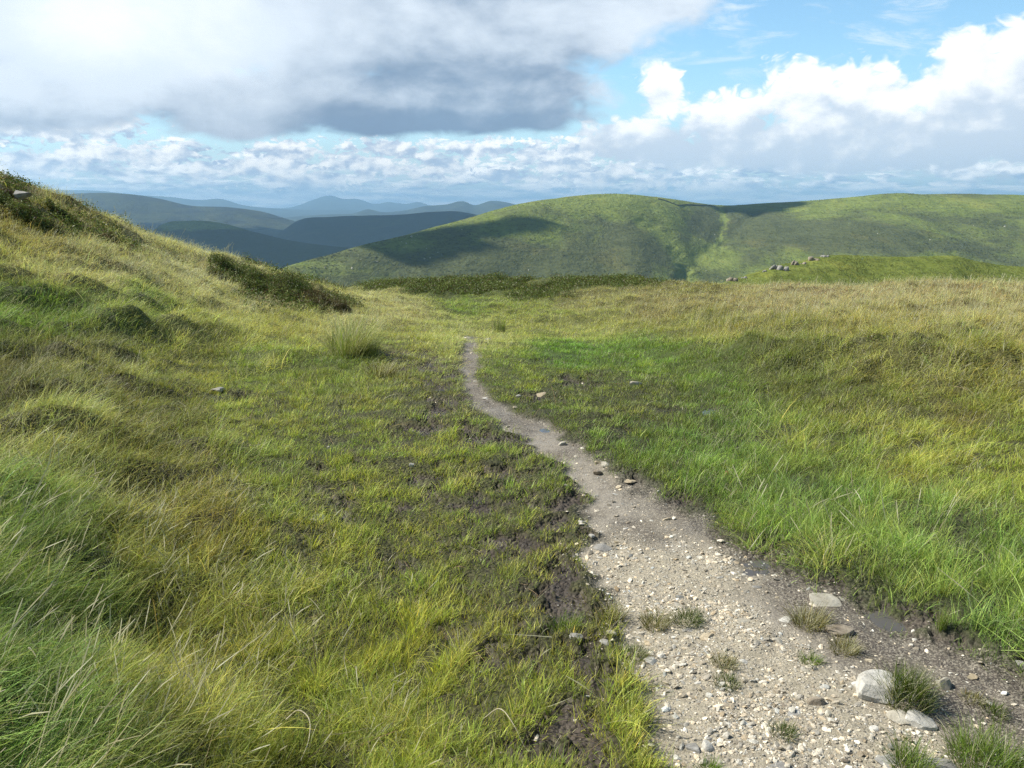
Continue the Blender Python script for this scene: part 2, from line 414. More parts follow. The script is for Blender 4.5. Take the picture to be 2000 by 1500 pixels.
# ------------------------------------------------------------------ ground sheet (path split off along its edge)
def ground():
    cx, cy = 0.0, -2.5
    r = [0.4]
    while r[-1] < 640:
        q = r[-1]
        k = .012 if q < 3.6 else (.0042 if q < 16 else (.0075 if q < 40 else .02))
        r.append(q * (1 + k))
    r = np.array(r)
    fine = np.linspace(R(-44), R(44), 760)
    rest = np.linspace(R(44), R(316), 70)[1:-1]
    a = np.concatenate([fine, rest])
    nr, na = len(r), len(a)
    RR, AA = np.meshgrid(r, a, indexing='ij')
    x = cx + RR * np.sin(AA); y = cy + RR * np.cos(AA)
    x = x.ravel(); y = y.ravel()
    zb = base_z(x, y)
    p, g, m, u, v = masks(x, y, zb)
    z = zb + micro_z(x, y, p, g, m, u, v)
    # colours
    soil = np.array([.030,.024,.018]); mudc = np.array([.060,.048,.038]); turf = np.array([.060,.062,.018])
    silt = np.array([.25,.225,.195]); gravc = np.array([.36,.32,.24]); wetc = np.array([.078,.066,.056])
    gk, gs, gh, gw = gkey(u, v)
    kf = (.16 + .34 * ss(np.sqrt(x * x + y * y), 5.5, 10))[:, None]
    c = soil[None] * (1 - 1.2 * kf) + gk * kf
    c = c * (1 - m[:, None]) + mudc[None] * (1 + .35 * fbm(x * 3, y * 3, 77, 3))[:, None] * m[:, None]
    pc = wetc[None] + (silt - wetc)[None] * (ss(fbm(x * 2.3, y * 2.3, 87, 3), -.5, .35) * (1 - ss(u, np.interp(v, pv, gR) - 70, np.interp(v, pv, gR) + 50)))[:, None]
    pc = pc * (1 - g[:, None]) + gravc[None] * g[:, None]
    pc = pc * (.40 + .60 * ss(p, .55, 1))[:, None]
    c = c * (1 - p[:, None]) + pc * p[:, None]
    c = np.clip(c, .004, .6)
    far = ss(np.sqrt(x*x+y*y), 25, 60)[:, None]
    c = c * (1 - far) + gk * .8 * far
    msk = np.stack([p, g, np.clip(m * (1 - p) + p * (1 - g) * .8, 0, 1)], 1)
    i = np.arange(nr - 1)[:, None] * na; j = np.arange(na)[None]
    j2 = (j + 1) % na
    f = np.stack([i + j, i + j2, i + na + j2, i + na + j], -1).reshape(-1, 4)[:, ::-1]
    verts = np.stack([x, y, z], 1)
    pf = (p[f].mean(1) > .5) & (y[f].mean(1) < 16) & (y[f].mean(1) > -1.5)
    for nm, sel in (('ground', ~pf), ('path', pf)):
        ff = f[sel]; used, inv = np.unique(ff, return_inverse=True)
        me = mesh_np(nm, verts[used], inv.reshape(ff.shape))
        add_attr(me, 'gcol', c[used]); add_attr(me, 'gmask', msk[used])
        o = link(nm, me, M_ground); tag(o, kind='structure')

# ------------------------------------------------------------------ vegetation key points:  u v  rgb(photo)  straw  height  kinds(turf,long,lush,seed)
K = [
 (0,480,(128,125,70),.35,.8,(0,1,0,.4)),(150,520,(165,160,105),.55,.9,(0,1,0,.3)),(330,540,(170,165,110),.55,.9,(0,1,0,.4)),(480,590,(175,172,105),.5,.9,(0,1,0,.4)),
 (60,600,(95,120,45),.15,1,(0,1,.6,0)),(250,610,(110,130,60),.25,.9,(0,1,.5,.1)),(420,640,(135,145,70),.3,.9,(0,1,.3,.1)),
 (560,640,(130,138,60),.28,.8,(.2,1,.4,.1)),(680,640,(165,160,95),.5,.8,(0,1,0,.3)),(790,615,(170,168,105),.5,.8,(0,1,0,.3)),
 (40,740,(90,95,50),.35,.9,(0,1,.2,.3)),(200,740,(100,105,50),.3,.7,(.2,1,.3,.2)),(330,720,(115,125,48),.2,.7,(.5,.6,.5,0)),(520,720,(115,135,42),.1,.7,(.6,.2,.8,0)),(650,720,(110,130,45),.15,.8,(.4,.4,.8,0)),
 (120,870,(140,150,88),.35,1,(0,1,.2,.1)),(60,1000,(105,130,62),.18,1.05,(0,1,.3,0)),(300,900,(118,122,58),.3,.8,(.1,1,.2,.1)),(380,1010,(118,122,50),.25,.8,(.3,.8,.2,0)),(300,820,(95,98,42),.25,.7,(.3,.7,.3,.1)),
 (520,950,(118,130,50),.22,.7,(.7,.5,.1,0)),(520,800,(122,134,48),.15,.6,(1,.1,.4,0)),(650,850,(118,132,45),.12,.55,(1,0,.3,0)),(780,790,(110,120,45),.12,.5,(1,0,.2,0)),
 (700,930,(126,136,42),.12,.55,(1,.1,.1,0)),(900,900,(128,140,42),.1,.6,(1,0,.2,0)),(850,1000,(125,135,45),.15,.55,(1,0,.1,0)),(1000,900,(120,135,45),.1,.6,(1,0,.3,0)),
 (120,1200,(98,122,55),.2,1,(.1,1,.3,0)),(60,1350,(105,130,60),.25,1,(0,1,.3,0)),(350,1200,(115,125,52),.28,.75,(.5,.8,.1,0)),(300,1400,(112,122,48),.3,.8,(.3,.9,.1,0)),
 (600,1150,(118,130,45),.18,.6,(1,.25,.1,0)),(600,1350,(112,125,40),.2,.75,(.8,.5,.3,0)),(800,1250,(120,135,38),.12,.7,(1,.1,.4,0)),(850,1450,(120,130,40),.15,.65,(1,.1,.2,0)),
 (1000,1150,(115,125,48),.18,.5,(1,0,.1,0)),(1050,1450,(122,135,42),.12,.6,(1,0,.2,0)),(1000,1050,(115,125,48),.18,.5,(1,0,.1,0)),
 (760,660,(120,125,50),.3,.5,(1,.2,.1,0)),(900,640,(150,160,80),.3,.7,(.6,.5,.2,0)),(1000,640,(140,150,65),.25,.7,(.6,.3,.4,.1)),(900,600,(105,130,35),.1,.8,(.5,.2,.8,0)),(1020,600,(120,135,50),.2,.8,(.3,.5,.5,.2)),
 (1150,630,(135,145,62),.3,.8,(.3,.6,.4,.2)),(1150,590,(125,125,65),.4,.8,(0,.8,.2,.6)),(1100,690,(88,125,22),.03,.55,(.8,0,1,0)),(1250,690,(95,125,28),.05,.65,(.5,0,1,0)),
 (1030,740,(100,115,35),.1,.45,(1,0,.2,0)),(1150,770,(98,112,40),.12,.45,(1,0,.3,0)),(1250,800,(98,110,42),.12,.5,(1,0,.4,0)),(1100,800,(100,115,38),.1,.45,(1,0,.2,0)),
 (1400,820,(92,118,35),.08,.7,(.4,.1,1,0)),(1250,870,(98,128,35),.06,.75,(.2,0,1,0)),(1400,740,(95,120,30),.08,.7,(.3,.1,1,0)),(1350,640,(118,125,52),.25,.9,(0,.8,.6,.3)),
 (1400,910,(100,135,38),.05,.9,(0,.2,1,0)),(1600,980,(108,145,48),.06,1,(0,.2,1,0)),(1800,1050,(118,150,55),.08,1,(0,.2,1,0)),(1950,1150,(110,145,50),.08,1,(0,.2,1,0)),
 (1600,860,(112,135,38),.08,.9,(0,.3,1,0)),(1800,900,(130,142,40),.12,.8,(.3,.4,1,0)),(1950,870,(132,148,42),.12,.7,(.6,.2,.8,0)),(1700,810,(115,125,40),.15,.7,(.4,.5,.8,.1)),(1900,800,(125,130,45),.2,.8,(.3,.6,.7,.1)),
 (1550,730,(98,115,36),.15,.9,(0,.6,.8,.2)),(1700,700,(112,118,45),.25,.9,(0,.9,.4,.3)),(1900,700,(118,122,48),.28,.9,(0,.9,.4,.3)),(1500,660,(115,120,48),.28,.9,(0,.9,.3,.4)),(1700,640,(130,128,62),.4,.9,(0,.9,.2,.6)),(1950,640,(138,132,70),.45,.9,(0,.8,.2,.7)),
 (1300,600,(130,125,70),.45,.85,(0,.8,.2,.7)),(1500,600,(148,138,85),.55,.9,(0,.7,.1,1)),(1700,590,(158,145,92),.6,.9,(0,.7,0,1)),(1950,590,(160,148,92),.6,.9,(0,.7,0,1)),
 (1350,560,(112,112,50),.35,.7,(0,.6,.2,.5)),(1600,558,(150,135,90),.6,.8,(0,.5,0,1)),(1850,560,(140,130,80),.55,.8,(0,.5,0,1)),
 (900,560,(80,98,30),.05,.6,(.5,0,.5,0)),(1100,560,(95,108,38),.1,.6,(.4,.2,.5,.1)),
]
Ku = np.array([k[0] for k in K], float); Kv = np.array([k[1] for k in K], float)
Kc = np.array([lin(k[2]) for k in K]) * np.array([.99, .98, .94])
_lf = np.array([k[5][2] / sum(k[5]) for k in K]); Kc = Kc * (1 - .26 * _lf)[:, None] * np.stack([1 + .14 * _lf, 1 + 0 * _lf, 1 + .3 * _lf], 1)
_gf = np.array([k[5][1] / sum(k[5]) for k in K]); Kc[:, 2] *= 1 - .25 * _gf; Kc[:, 0] *= 1 + .05 * _gf
Kc = Kc * .9 + .1 * (Kc @ np.array([.3, .6, .1]))[:, None]; Ks = np.array([k[3] for k in K]); Kh = np.array([k[4] for k in K]); Kk = np.array([k[5] for k in K], float)
def gkey(u, v):
    u = np.clip(u, -150, 2150); v = np.clip(v, 470, 1550)
    c = np.empty((len(u), 3)); s = np.empty(len(u)); h = np.empty(len(u)); w4 = np.empty((len(u), 4))
    for i in range(0, len(u), 40000):
        uu = u[i:i+40000, None]; vv = v[i:i+40000, None]
        sv = 12 + (vv - 520).clip(0, 900) * .10
        d = ((uu - Ku) / 95) ** 2 + ((vv - Kv) / (sv + 14)) ** 2
        w = 1 / (d + .25) ** 2.5
        w /= w.sum(1, keepdims=True)
        c[i:i+40000] = w @ Kc; s[i:i+40000] = w @ Ks; h[i:i+40000] = w @ Kh; w4[i:i+40000] = w @ Kk
    return c, s, h, w4

# ------------------------------------------------------------------ pixel -> ground point
def gp(u, v):
    dx, dy, dz = [float(q) for q in ray(u, v)]
    ts = np.exp(np.linspace(math.log(1.2), math.log(70), 900))
    x = dx * ts; y = dy * ts; z = CAM[2] + dz * ts
    h = base_z(x, y)
    i = np.argmax(z < h)
    if i == 0: i = len(ts) - 1
    t0, t1 = ts[i - 1], ts[i]
    tt = np.linspace(t0, t1, 12)
    h = height(dx * tt, dy * tt); zz = CAM[2] + dz * tt
    j = int(np.argmax(zz < h)); tb = tt[j] if (zz < h).any() else tt[-1]
    x, y = dx * tb, dy * tb
    return np.array([x, y, float(height(np.array([x]), np.array([y]))[0])])

PUDL = []
_b = []
for (u, v, rm, dm, lab) in ((1712,1178,.10,.022,'shallow puddle in the mud by the grass edge'),(1752,1208,.09,.02,'puddle spreading below the first one in the mud'),(1742,1122,.06,.018,'small dark puddle under the grass edge'),
        (1070,832,.065,.014,'bluish puddle on the narrow track'),(1385,800,.08,.02,'wet streak in the grass right of the track'),(614,1016,.05,.012,'tiny puddle in the brown patch below the left bank'),(1490,1100,.08,.014,'damp hollow in the silt right of the gravel')):
    q_ = gp(u, v); _b.append((q_[0], q_[1], rm, dm)); PUDL.append(lab)
basins += _b

ground()

# ------------------------------------------------------------------ grass blades
WIND = R(62)      # blades are blown towards +x and a little away (compass from +Y)
def blades(g, root, L, th0, th1, wid, windy, yaw, rgb, straw, nseg, head=None, headw=.004, lean=None):
    """ribbon blades; all arguments are arrays over blades. returns verts (nb, 2(nseg+1), 3), colours"""
    nb = len(root)
    rnd = g.uniform(-np.pi, np.pi, nb)
    hx = (1 - windy) * np.sin(rnd) + windy * math.sin(WIND); hy = (1 - windy) * np.cos(rnd) + windy * math.cos(WIND)
    if lean is not None: hx = hx + lean[:, 0]; hy = hy + lean[:, 1]
    hn = np.sqrt(hx * hx + hy * hy) + 1e-6; hx /= hn; hy /= hn
    sp = g.normal(0, .25, nb) + yaw
    hx, hy = hx * np.cos(sp) - hy * np.sin(sp), hx * np.sin(sp) + hy * np.cos(sp)
    t0 = th0 * g.uniform(.3, 1.5, nb); t1 = th1 * g.uniform(.5, 1.35, nb)
    ww = wid * np.exp(g.normal(-.08, .36, nb))
    tw = g.uniform(-1.1, 1.1, nb)
    px = -hy * np.cos(tw); py = hx * np.cos(tw); pz = np.sin(tw) * .8
    r1 = g.uniform(0, 1, nb); r2 = g.uniform(0, 1, nb)
    hd = np.zeros(nb, bool) if head is None else head
    L = np.where(hd, L * 1.3, L); t1 = np.where(hd, t1 * .55, t1); ww = np.where(hd, ww * .6, ww)
    isst = (r1 < straw) | hd
    stc = np.array([.36,.325,.18]) * (1 - r2[:, None]) + np.array([.56,.54,.37]) * r2[:, None]
    base = rgb * (.42 + 1.0 * r2)[:, None]
    base[:, 0] *= np.exp(g.normal(0, .10, nb)); 
    cx, cy, cz = root[:, 0].copy(), root[:, 1].copy(), root[:, 2] - .012
    V = np.empty((nb, 2 * nseg + 2, 3), np.float32); C = np.empty((nb, 2 * nseg + 2, 4), np.float32); C[..., 3] = 1
    for k in range(nseg + 1):
        s_ = k / nseg
        w = ww * (1 - s_ ** 1.6) * .5 + 1e-5
        w = np.where(hd & (s_ > .7), headw * (1.15 - s_) * 2, w)
        V[:, 2 * k, 0] = cx - px * w; V[:, 2 * k, 1] = cy - py * w; V[:, 2 * k, 2] = cz - pz * w
        V[:, 2 * k + 1, 0] = cx + px * w; V[:, 2 * k + 1, 1] = cy + py * w; V[:, 2 * k + 1, 2] = cz + pz * w
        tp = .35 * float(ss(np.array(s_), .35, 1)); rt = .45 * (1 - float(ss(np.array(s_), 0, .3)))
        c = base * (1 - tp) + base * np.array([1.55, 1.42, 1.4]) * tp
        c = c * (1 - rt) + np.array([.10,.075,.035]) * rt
        c = np.where(isst[:, None], stc, c)
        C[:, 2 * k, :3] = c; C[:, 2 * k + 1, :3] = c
        th = t0 + (t1 - t0) * (s_ + .5 / nseg) ** 1.2
        st = L / nseg
        cx = cx + hx * np.sin(th) * st; cy = cy + hy * np.sin(th) * st; cz = cz + np.cos(th) * st
    return V, C

def blade_mesh(name, parts):
    vs, cs, fs = [], [], []; off = 0
    for V, C in parts:
        nb, nv, _ = V.shape
        q = np.array([[2 * k, 2 * k + 1, 2 * k + 3, 2 * k + 2] for k in range(nv // 2 - 1)])
        f = q[None] + (np.arange(nb) * nv)[:, None, None] + off
        vs.append(V.reshape(-1, 3)); cs.append(C.reshape(-1, 4)); fs.append(f.reshape(-1, 4)); off += nb * nv
    me = mesh_np(name, np.concatenate(vs), np.concatenate(fs))
    add_attr(me, 'col', np.concatenate(cs))
    return me

def leaf_cloud(nl, size, rx, ry, rz, seed, flat=.0):
    """many small leaves filling a domed, lumpy volume, returns verts, faces, colours"""
    g = np.random.default_rng(seed)
    d = g.normal(0, 1, (nl, 3)); d[:, 2] = np.abs(d[:, 2]); d /= np.linalg.norm(d, axis=1, keepdims=True)
    lump = 1 + .28 * noise(d[:, 0] * 2.4 + seed, d[:, 1] * 2.4, seed) + .18 * noise(d[:, 0] * 6, d[:, 1] * 6 + seed, seed + 1)
    rad = (1 - .45 * g.uniform(0, 1, nl) ** 1.6) * lump
    c = d * rad[:, None] * np.array([rx, ry, rz])
    nrm = d + g.normal(0, .7, (nl, 3)); nrm /= np.linalg.norm(nrm, axis=1, keepdims=True)
    t1 = np.cross(nrm, g.normal(0, 1, (nl, 3))); t1 /= np.linalg.norm(t1, axis=1, keepdims=True)
    t2 = np.cross(nrm, t1)
    s = size * g.uniform(.6, 1.4, nl)[:, None]
    V = np.stack([c - t1 * s, c - t2 * s * .42, c + t1 * s, c + t2 * s * .42], 1)
    F4 = np.arange(nl * 4).reshape(nl, 4)
    r = np.stack([g.uniform(0, 1, nl), rad / 1.3, g.uniform(0, 1, nl), np.ones(nl)], 1)
    return V.reshape(-1, 3), F4, np.repeat(r, 4, 0)

def stone_mesh(name, seed, sx=1, sy=1, sz=.6, cuts=9, sub=2, rough=.03):
    """angular stone: icosphere clipped by random planes, unit radius"""
    import bmesh
    g = np.random.default_rng(seed)
    bm = bmesh.new(); bmesh.ops.create_icosphere(bm, subdivisions=sub, radius=1)
    v = np.array([x.co for x in bm.verts])
    for k in range(cuts):
        nn = g.normal(0, 1, 3); nn[2] *= .8; nn /= np.linalg.norm(nn)
        dd = g.uniform(.45, .8)
        e = v @ nn - dd
        v = v - np.clip(e, 0, None)[:, None] * nn * .96
    v *= 1 + rough * g.normal(0, 1, (len(v), 1))
    v *= np.array([sx, sy, sz])
    for i, x in enumerate(bm.verts): x.co = v[i]
    me = bpy.data.meshes.new(name); bm.to_mesh(me); bm.free()
    return me

# ------------------------------------------------------------------ geometry-node scatter (ground cover only)
def scatter(name, pts, rot, scl, idx, tint, protos, mat, label):
    me = mesh_np_points(name, pts)
    add_attr(me, 'rot', rot, 'FLOAT_VECTOR'); add_attr(me, 'scl', scl, 'FLOAT_VECTOR'); add_attr(me, 'idx', idx, 'INT'); add_attr(me, 'tint', tint)
    o = link(name, me)
    cl = bpy.data.collections.new(name + '_kinds')
    for k, pm in enumerate(protos):
        pm.materials.append(mat)
        po = bpy.data.objects.new('%s_kind_%02d' % (name, k), pm); cl.objects.link(po)
    ng = bpy.data.node_groups.new(name + '_scatter', 'GeometryNodeTree')
    ng.interface.new_socket('Geometry', in_out='INPUT', socket_type='NodeSocketGeometry')
    ng.interface.new_socket('Geometry', in_out='OUTPUT', socket_type='NodeSocketGeometry')
    t = NT(ng)
    gi = t.node('NodeGroupInput'); go = t.node('NodeGroupOutput')
    ci = t.node('GeometryNodeCollectionInfo'); ci.inputs[0].default_value = cl; ci.inputs[1].default_value = True; ci.inputs[2].default_value = True
    ip = t.node('GeometryNodeInstanceOnPoints')
    def na(nm, typ):
        q = t.node('GeometryNodeInputNamedAttribute', data_type=typ); q.inputs[0].default_value = nm; return q.outputs[0]
    t.l.new(gi.outputs[0], ip.inputs['Points']); t.l.new(ci.outputs[0], ip.inputs['Instance'])
    ip.inputs['Pick Instance'].default_value = True
    t.l.new(na('idx', 'INT'), ip.inputs['Instance Index'])
    e2r = t.node('FunctionNodeEulerToRotation'); t.l.new(na('rot', 'FLOAT_VECTOR'), e2r.inputs[0])
    t.l.new(e2r.outputs[0], ip.inputs['Rotation']); t.l.new(na('scl', 'FLOAT_VECTOR'), ip.inputs['Scale'])
    t.l.new(ip.outputs[0], go.inputs[0])
    md = o.modifiers.new('scatter', 'NODES'); md.node_group = ng
    tag(o, label, None, None, 'stuff')
    return o

def mesh_np_points(name, pts):
    me = bpy.data.meshes.new(name)
    me.vertices.add(len(pts)); me.vertices.foreach_set('co', np.asarray(pts, np.float32).ravel())
    return me

SHR = ((880,562,170,16,1.2),(1050,575,80,16,.85),(1180,556,120,9,.9),(760,552,80,9,1.1),(1000,585,60,10,.5),(1450,552,180,5,.7),(1750,550,200,4,.5),
       (110,425,110,26,.80),(20,378,60,24,1.3),(250,470,60,18,.9),(330,505,40,12,.7),(1740,700,120,18,.95),(1450,690,60,16,.8),(1900,690,60,25,.4),
       (470,540,60,28,1.25),(560,568,75,26,1.35),(640,592,50,20,1.15),(540,588,90,22,1.2),(610,602,70,16,1.1),(190,445,60,18,.8))
def shrubw(x, y, u, v):
    w = 0 * u
    for cu, cv, su, sv, am in SHR: w = np.maximum(w, am * np.exp(-(((u - cu) / su) ** 2 + ((v - cv) / sv) ** 2)))
    return w + .35 * fbm(x * .8, y * .8, 301, 3)
GAIN = 1.80
#        turf   long   lush   seed
KL = np.array([.095, .165, .098, .17])       # blade length
KR = np.array([.045, .070, .055, .065])     # tuft radius
KT0 = np.array([.45, .75, .30, .30]); KT1 = np.array([1.1, 1.85, 1.25, 1.05])
KW = np.array([.0027, .0020, .0024, .0018]); KWI = np.array([.2, .46, .38, .45]); KN = np.array([26, 27, 22, 20])
def grass_layer():
    N = 80000
    lo, hi = math.log(1.25), math.log(56); k = .55
    q = rng.uniform(0, 1, N)
    r = ((np.exp(lo * k) + q * (np.exp(hi * k) - np.exp(lo * k)))) ** (1 / k)
    a = rng.uniform(R(-42), R(42), N)
    N2 = 17000; q2 = rng.uniform(0, 1, N2); l2 = math.log(9)
    r = np.concatenate([r, (np.exp(lo * k) + q2 * (np.exp(l2 * k) - np.exp(lo * k))) ** (1 / k)])
    a = np.concatenate([a, rng.uniform(R(34), R(72), N2) * np.where(rng.uniform(0, 1, N2) < .5, -1, 1)])
    extra = np.arange(N + N2) >= N; N = N + N2
    x = r * np.sin(a); y = r * np.cos(a)
    zb = base_z(x, y)
    p, g, m, u, v = masks(x, y, zb)
    c, s, h, w4 = gkey(u, v)
    pn = fbm(x * 1.3, y * 1.3, 201, 3); pn2 = fbm(x * 4.2, y * 4.2, 211, 3); pn3 = fbm(x * .45, y * .45, 221, 2)
    dens = np.clip(1.0 - 1.0 * m, .26, 1) * np.clip(1 - 1.15 * p, 0, 1) * np.clip(.92 + .75 * pn2 + .25 * ss(r, 5, 9), np.where(r > 6, .5, .22), 1)
    keep = (rng.uniform(0, 1, N) < dens) & (((u > -230) & (u < 2230)) ^ extra)
    if 'SHR' in globals(): keep &= ~((shrubw(x, y, u, v) > .56) & (rng.uniform(0, 1, N) < .88))
    ww = w4 * np.exp(1.3 * np.stack([-pn, pn * 1.1, -pn2 * .6, pn2], 1))
    ww[:, 3] *= .6
    ww /= ww.sum(1, keepdims=True)
    kind = (rng.uniform(0, 1, N)[:, None] > np.cumsum(ww, 1)).sum(1).clip(0, 3)
    f = np.exp(.30 * pn + .28 * pn2 + rng.normal(0, .26, N))
    hue = .09 * pn3 + .10 * fbm(x * 2.2, y * 2.2, 231, 2) + rng.normal(0, .05, N)
    tn = c * f[:, None] * GAIN * np.where(kind == 0, 1.22, np.where(kind == 2, .96, 1.06))[:, None]
    tn[:, 0] *= np.exp(hue); tn[:, 2] *= np.exp(-.5 * hue)
    st = np.clip(s * .28 + .11 * pn - .08 * pn2 + rng.normal(0, .05, N), 0.01, .85)
    hs = h * np.exp(.42 * pn2 + .15 * pn + rng.normal(0, .22, N)) * (1 - .30 * m) * np.clip(1 - 1.6 * p, .5, 1)
    wgt = np.interp(r, [2, 5, 12, 30, 56], [.95, 1.2, 2.1, 4.0, 6.0])     # blades widen as they thin out with distance
    spread = np.interp(r, [2, 6, 20, 56], [.8, 1.2, 3.0, 5.5])
    tot = 0
    for kd, (nm, lab) in enumerate((('turf_grass', 'short yellow green turf covering the trampled ground'), ('long_grass', 'long pale wind blown grass on the banks'),
                                    ('lush_grass', 'fresh green grass beside the path'), ('seeding_grass', 'straw coloured seeding grass on the moor'))):
        parts = []
        for lo_, hi_, nseg in ((0, 4.5, 5 if kd in (1, 3) else 3), (4.5, 12, 3 if kd in (1, 3) else 2), (12, 99, 2)):
            sel = np.where(keep & (kind == kd) & (r >= lo_) & (r < hi_))[0]
            if not len(sel): continue
            nb = KN[kd] if lo_ < 14 else int(KN[kd] * .8)
            I = np.repeat(sel, nb); M = len(I)
            aa = rng.uniform(0, 2 * np.pi, M); rr = KR[kd] * spread[I] * np.sqrt(rng.uniform(0, 1, M))
            bx = x[I] + rr * np.cos(aa); by = y[I] + rr * np.sin(aa)
            bz = height(bx, by)
            L = KL[kd] * hs[I] * rng.uniform(.55, 1.35, M) * (1 + .1 * (lo_ >= 14))
            hd = None
            if kd == 3: hd = rng.uniform(0, 1, M) < .15
            elif kd == 1: hd = rng.uniform(0, 1, M) < .03
            nsl = np.minimum(1, rr / KR[kd])[:, None] * np.stack([np.cos(aa), np.sin(aa)], 1) * (.95, .25, .5, .4)[kd]
            parts.append(blades(rng, np.stack([bx, by, bz], 1), L, KT0[kd], KT1[kd], KW[kd] * wgt[I], KWI[kd], .9 * pn3[I] + .5 * pn[I] + rng.normal(0, .38, len(x))[I], np.clip(tn[I], .003, .6), st[I], nseg, hd, .0034 * wgt[I], nsl))
            tot += M
        if kd in (0, 1):                                  # flattened dead stems lying through the sward
            near = np.where(keep & (kind == kd) & (r < 9))[0]; I = rng.choice(near, 2600 if kd else 1500); M = len(I)
            bx = x[I] + rng.normal(0, .1, M); by = y[I] + rng.normal(0, .1, M); bz = height(bx, by) + rng.uniform(.01, .07, M) * hs[I]
            deadc = np.array([.30,.22,.12]) * rng.uniform(.4, 1.5, M)[:, None]
            parts.append(blades(rng, np.stack([bx, by, bz], 1), rng.uniform(.05, .24, M), 1.45, 1.75, .0019 * wgt[I], .15, rng.uniform(-1, 1, M), deadc, np.full(M, .12), 3))
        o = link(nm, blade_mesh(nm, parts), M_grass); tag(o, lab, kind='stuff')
    print('blades', tot)
grass_layer()

# ------------------------------------------------------------------ heather and bilberry ground cover on the crest and the banks
def shrub_proto(name, seed, nl, size):
    v, f, c = leaf_cloud(nl, size, .22, .22, .2, seed)
    me = mesh_np(name, v, f, False); add_attr(me, 'blade', c); return me
def heather_layer():
    N = 26000
    r = (rng.uniform(25, 3600, N)) ** .5
    a = rng.uniform(R(-42), R(42), N)
    x = r * np.sin(a); y = r * np.cos(a)
    zb = base_z(x, y); p, g, m, u, v = masks(x, y, zb)
    z = zb + micro_z(x, y, p, g, m, u, v)
    w = shrubw(x, y, u, v)
    I = np.where((w > .52) & (p < .1) & (rng.uniform(0, 1, N) < ss(r, 2, 30) * .6 + .4))[0]
    vs, fs, cs = [], [], []; off = 0
    pr = [leaf_cloud(190, 1.0, .22, .22, .2, 400 + k) for k in range(6)]
    cen = [q[0].reshape(-1, 4, 3).mean(1) for q in pr]
    for i in I:
        k = int(rng.integers(0, 6)); V, Fc, C = pr[k]; c0 = cen[k]
        ang = rng.uniform(0, 6.28); s_ = rng.uniform(.7, 1.5) * np.interp(r[i], [5, 15, 40], [.6, 1.0, 1.7]); ls = np.interp(r[i], [5, 15, 50], [.011, .019, .038])
        off3 = (V.reshape(-1, 4, 3) - c0[:, None]) * ls
        W_ = (c0 * np.array([s_, s_, s_ * .85]))[:, None] + off3
        ca, sa = math.cos(ang), math.sin(ang); X = W_[..., 0] * ca - W_[..., 1] * sa; Y = W_[..., 0] * sa + W_[..., 1] * ca
        W_ = np.stack([X + x[i], Y + y[i], W_[..., 2] + z[i] - .03], -1)
        vs.append(W_.reshape(-1, 3)); fs.append(Fc + off); cs.append(C); off += len(V)
    print('heather', len(I), off)
    me = mesh_np('heather', np.concatenate(vs), np.concatenate(fs), False); add_attr(me, 'blade', np.concatenate(cs))
    tag(link('heather', me, M_leaf), 'low dark green heather and bilberry scrub on the moor crest', kind='stuff')
heather_layer()

# ------------------------------------------------------------------ gravel
def gravel_layer():
    N = 350000
    k = .4; lo, hi = math.log(1.4), math.log(13)
    q = rng.uniform(0, 1, N)
    r = ((np.exp(lo * k) + q * (np.exp(hi * k) - np.exp(lo * k)))) ** (1 / k)
    a = rng.uniform(R(-10), R(56), N)
    x = r * np.sin(a); y = r * np.cos(a)
    zb = base_z(x, y); p, g, m, u, v = masks(x, y, zb)
    z = zb + micro_z(x, y, p, g, m, u, v)
    cl = ss(fbm(x * 3, y * 3, 501, 3), -.5, .3)
    pr = g * (.35 + .65 * cl) + .035 * p * (1 - g) + .012 * m
    keep = rng.uniform(0, 1, N) < pr
    n_ = keep.sum(); print('gravel', n_)
    s = .0026 + .0022 * rng.exponential(1, N) ** 1.35
    s = np.minimum(s, .020) * np.interp(r, [2, 8], [1, 1.3])
    scl = s[:, None] * rng.uniform(.7, 1.25, (N, 3)) * np.array([1.1, 1, .75])
    rot = np.stack([rng.normal(0, .35, N), rng.normal(0, .35, N), rng.uniform(0, 6.28, N)], 1)
    br = np.exp(rng.normal(-.08, .34, N)); warm = rng.normal(.035, .055, N)
    tint = np.stack([br * (1 + warm), br, br * (1 - 1.3 * warm), np.ones(N)], 1)
    pr_ = [stone_mesh('pebble', 600 + i, 1, .75, .5, 8, 1, .05) for i in range(8)]
    scatter('gravel', np.stack([x, y, z + s * .02], 1)[keep], rot[keep], scl[keep], rng.integers(0, 8, N)[keep], np.clip(tint, 0, 2)[keep],
            pr_, M_peb, 'pale stone chips and pebbles strewn along the path')
gravel_layer()

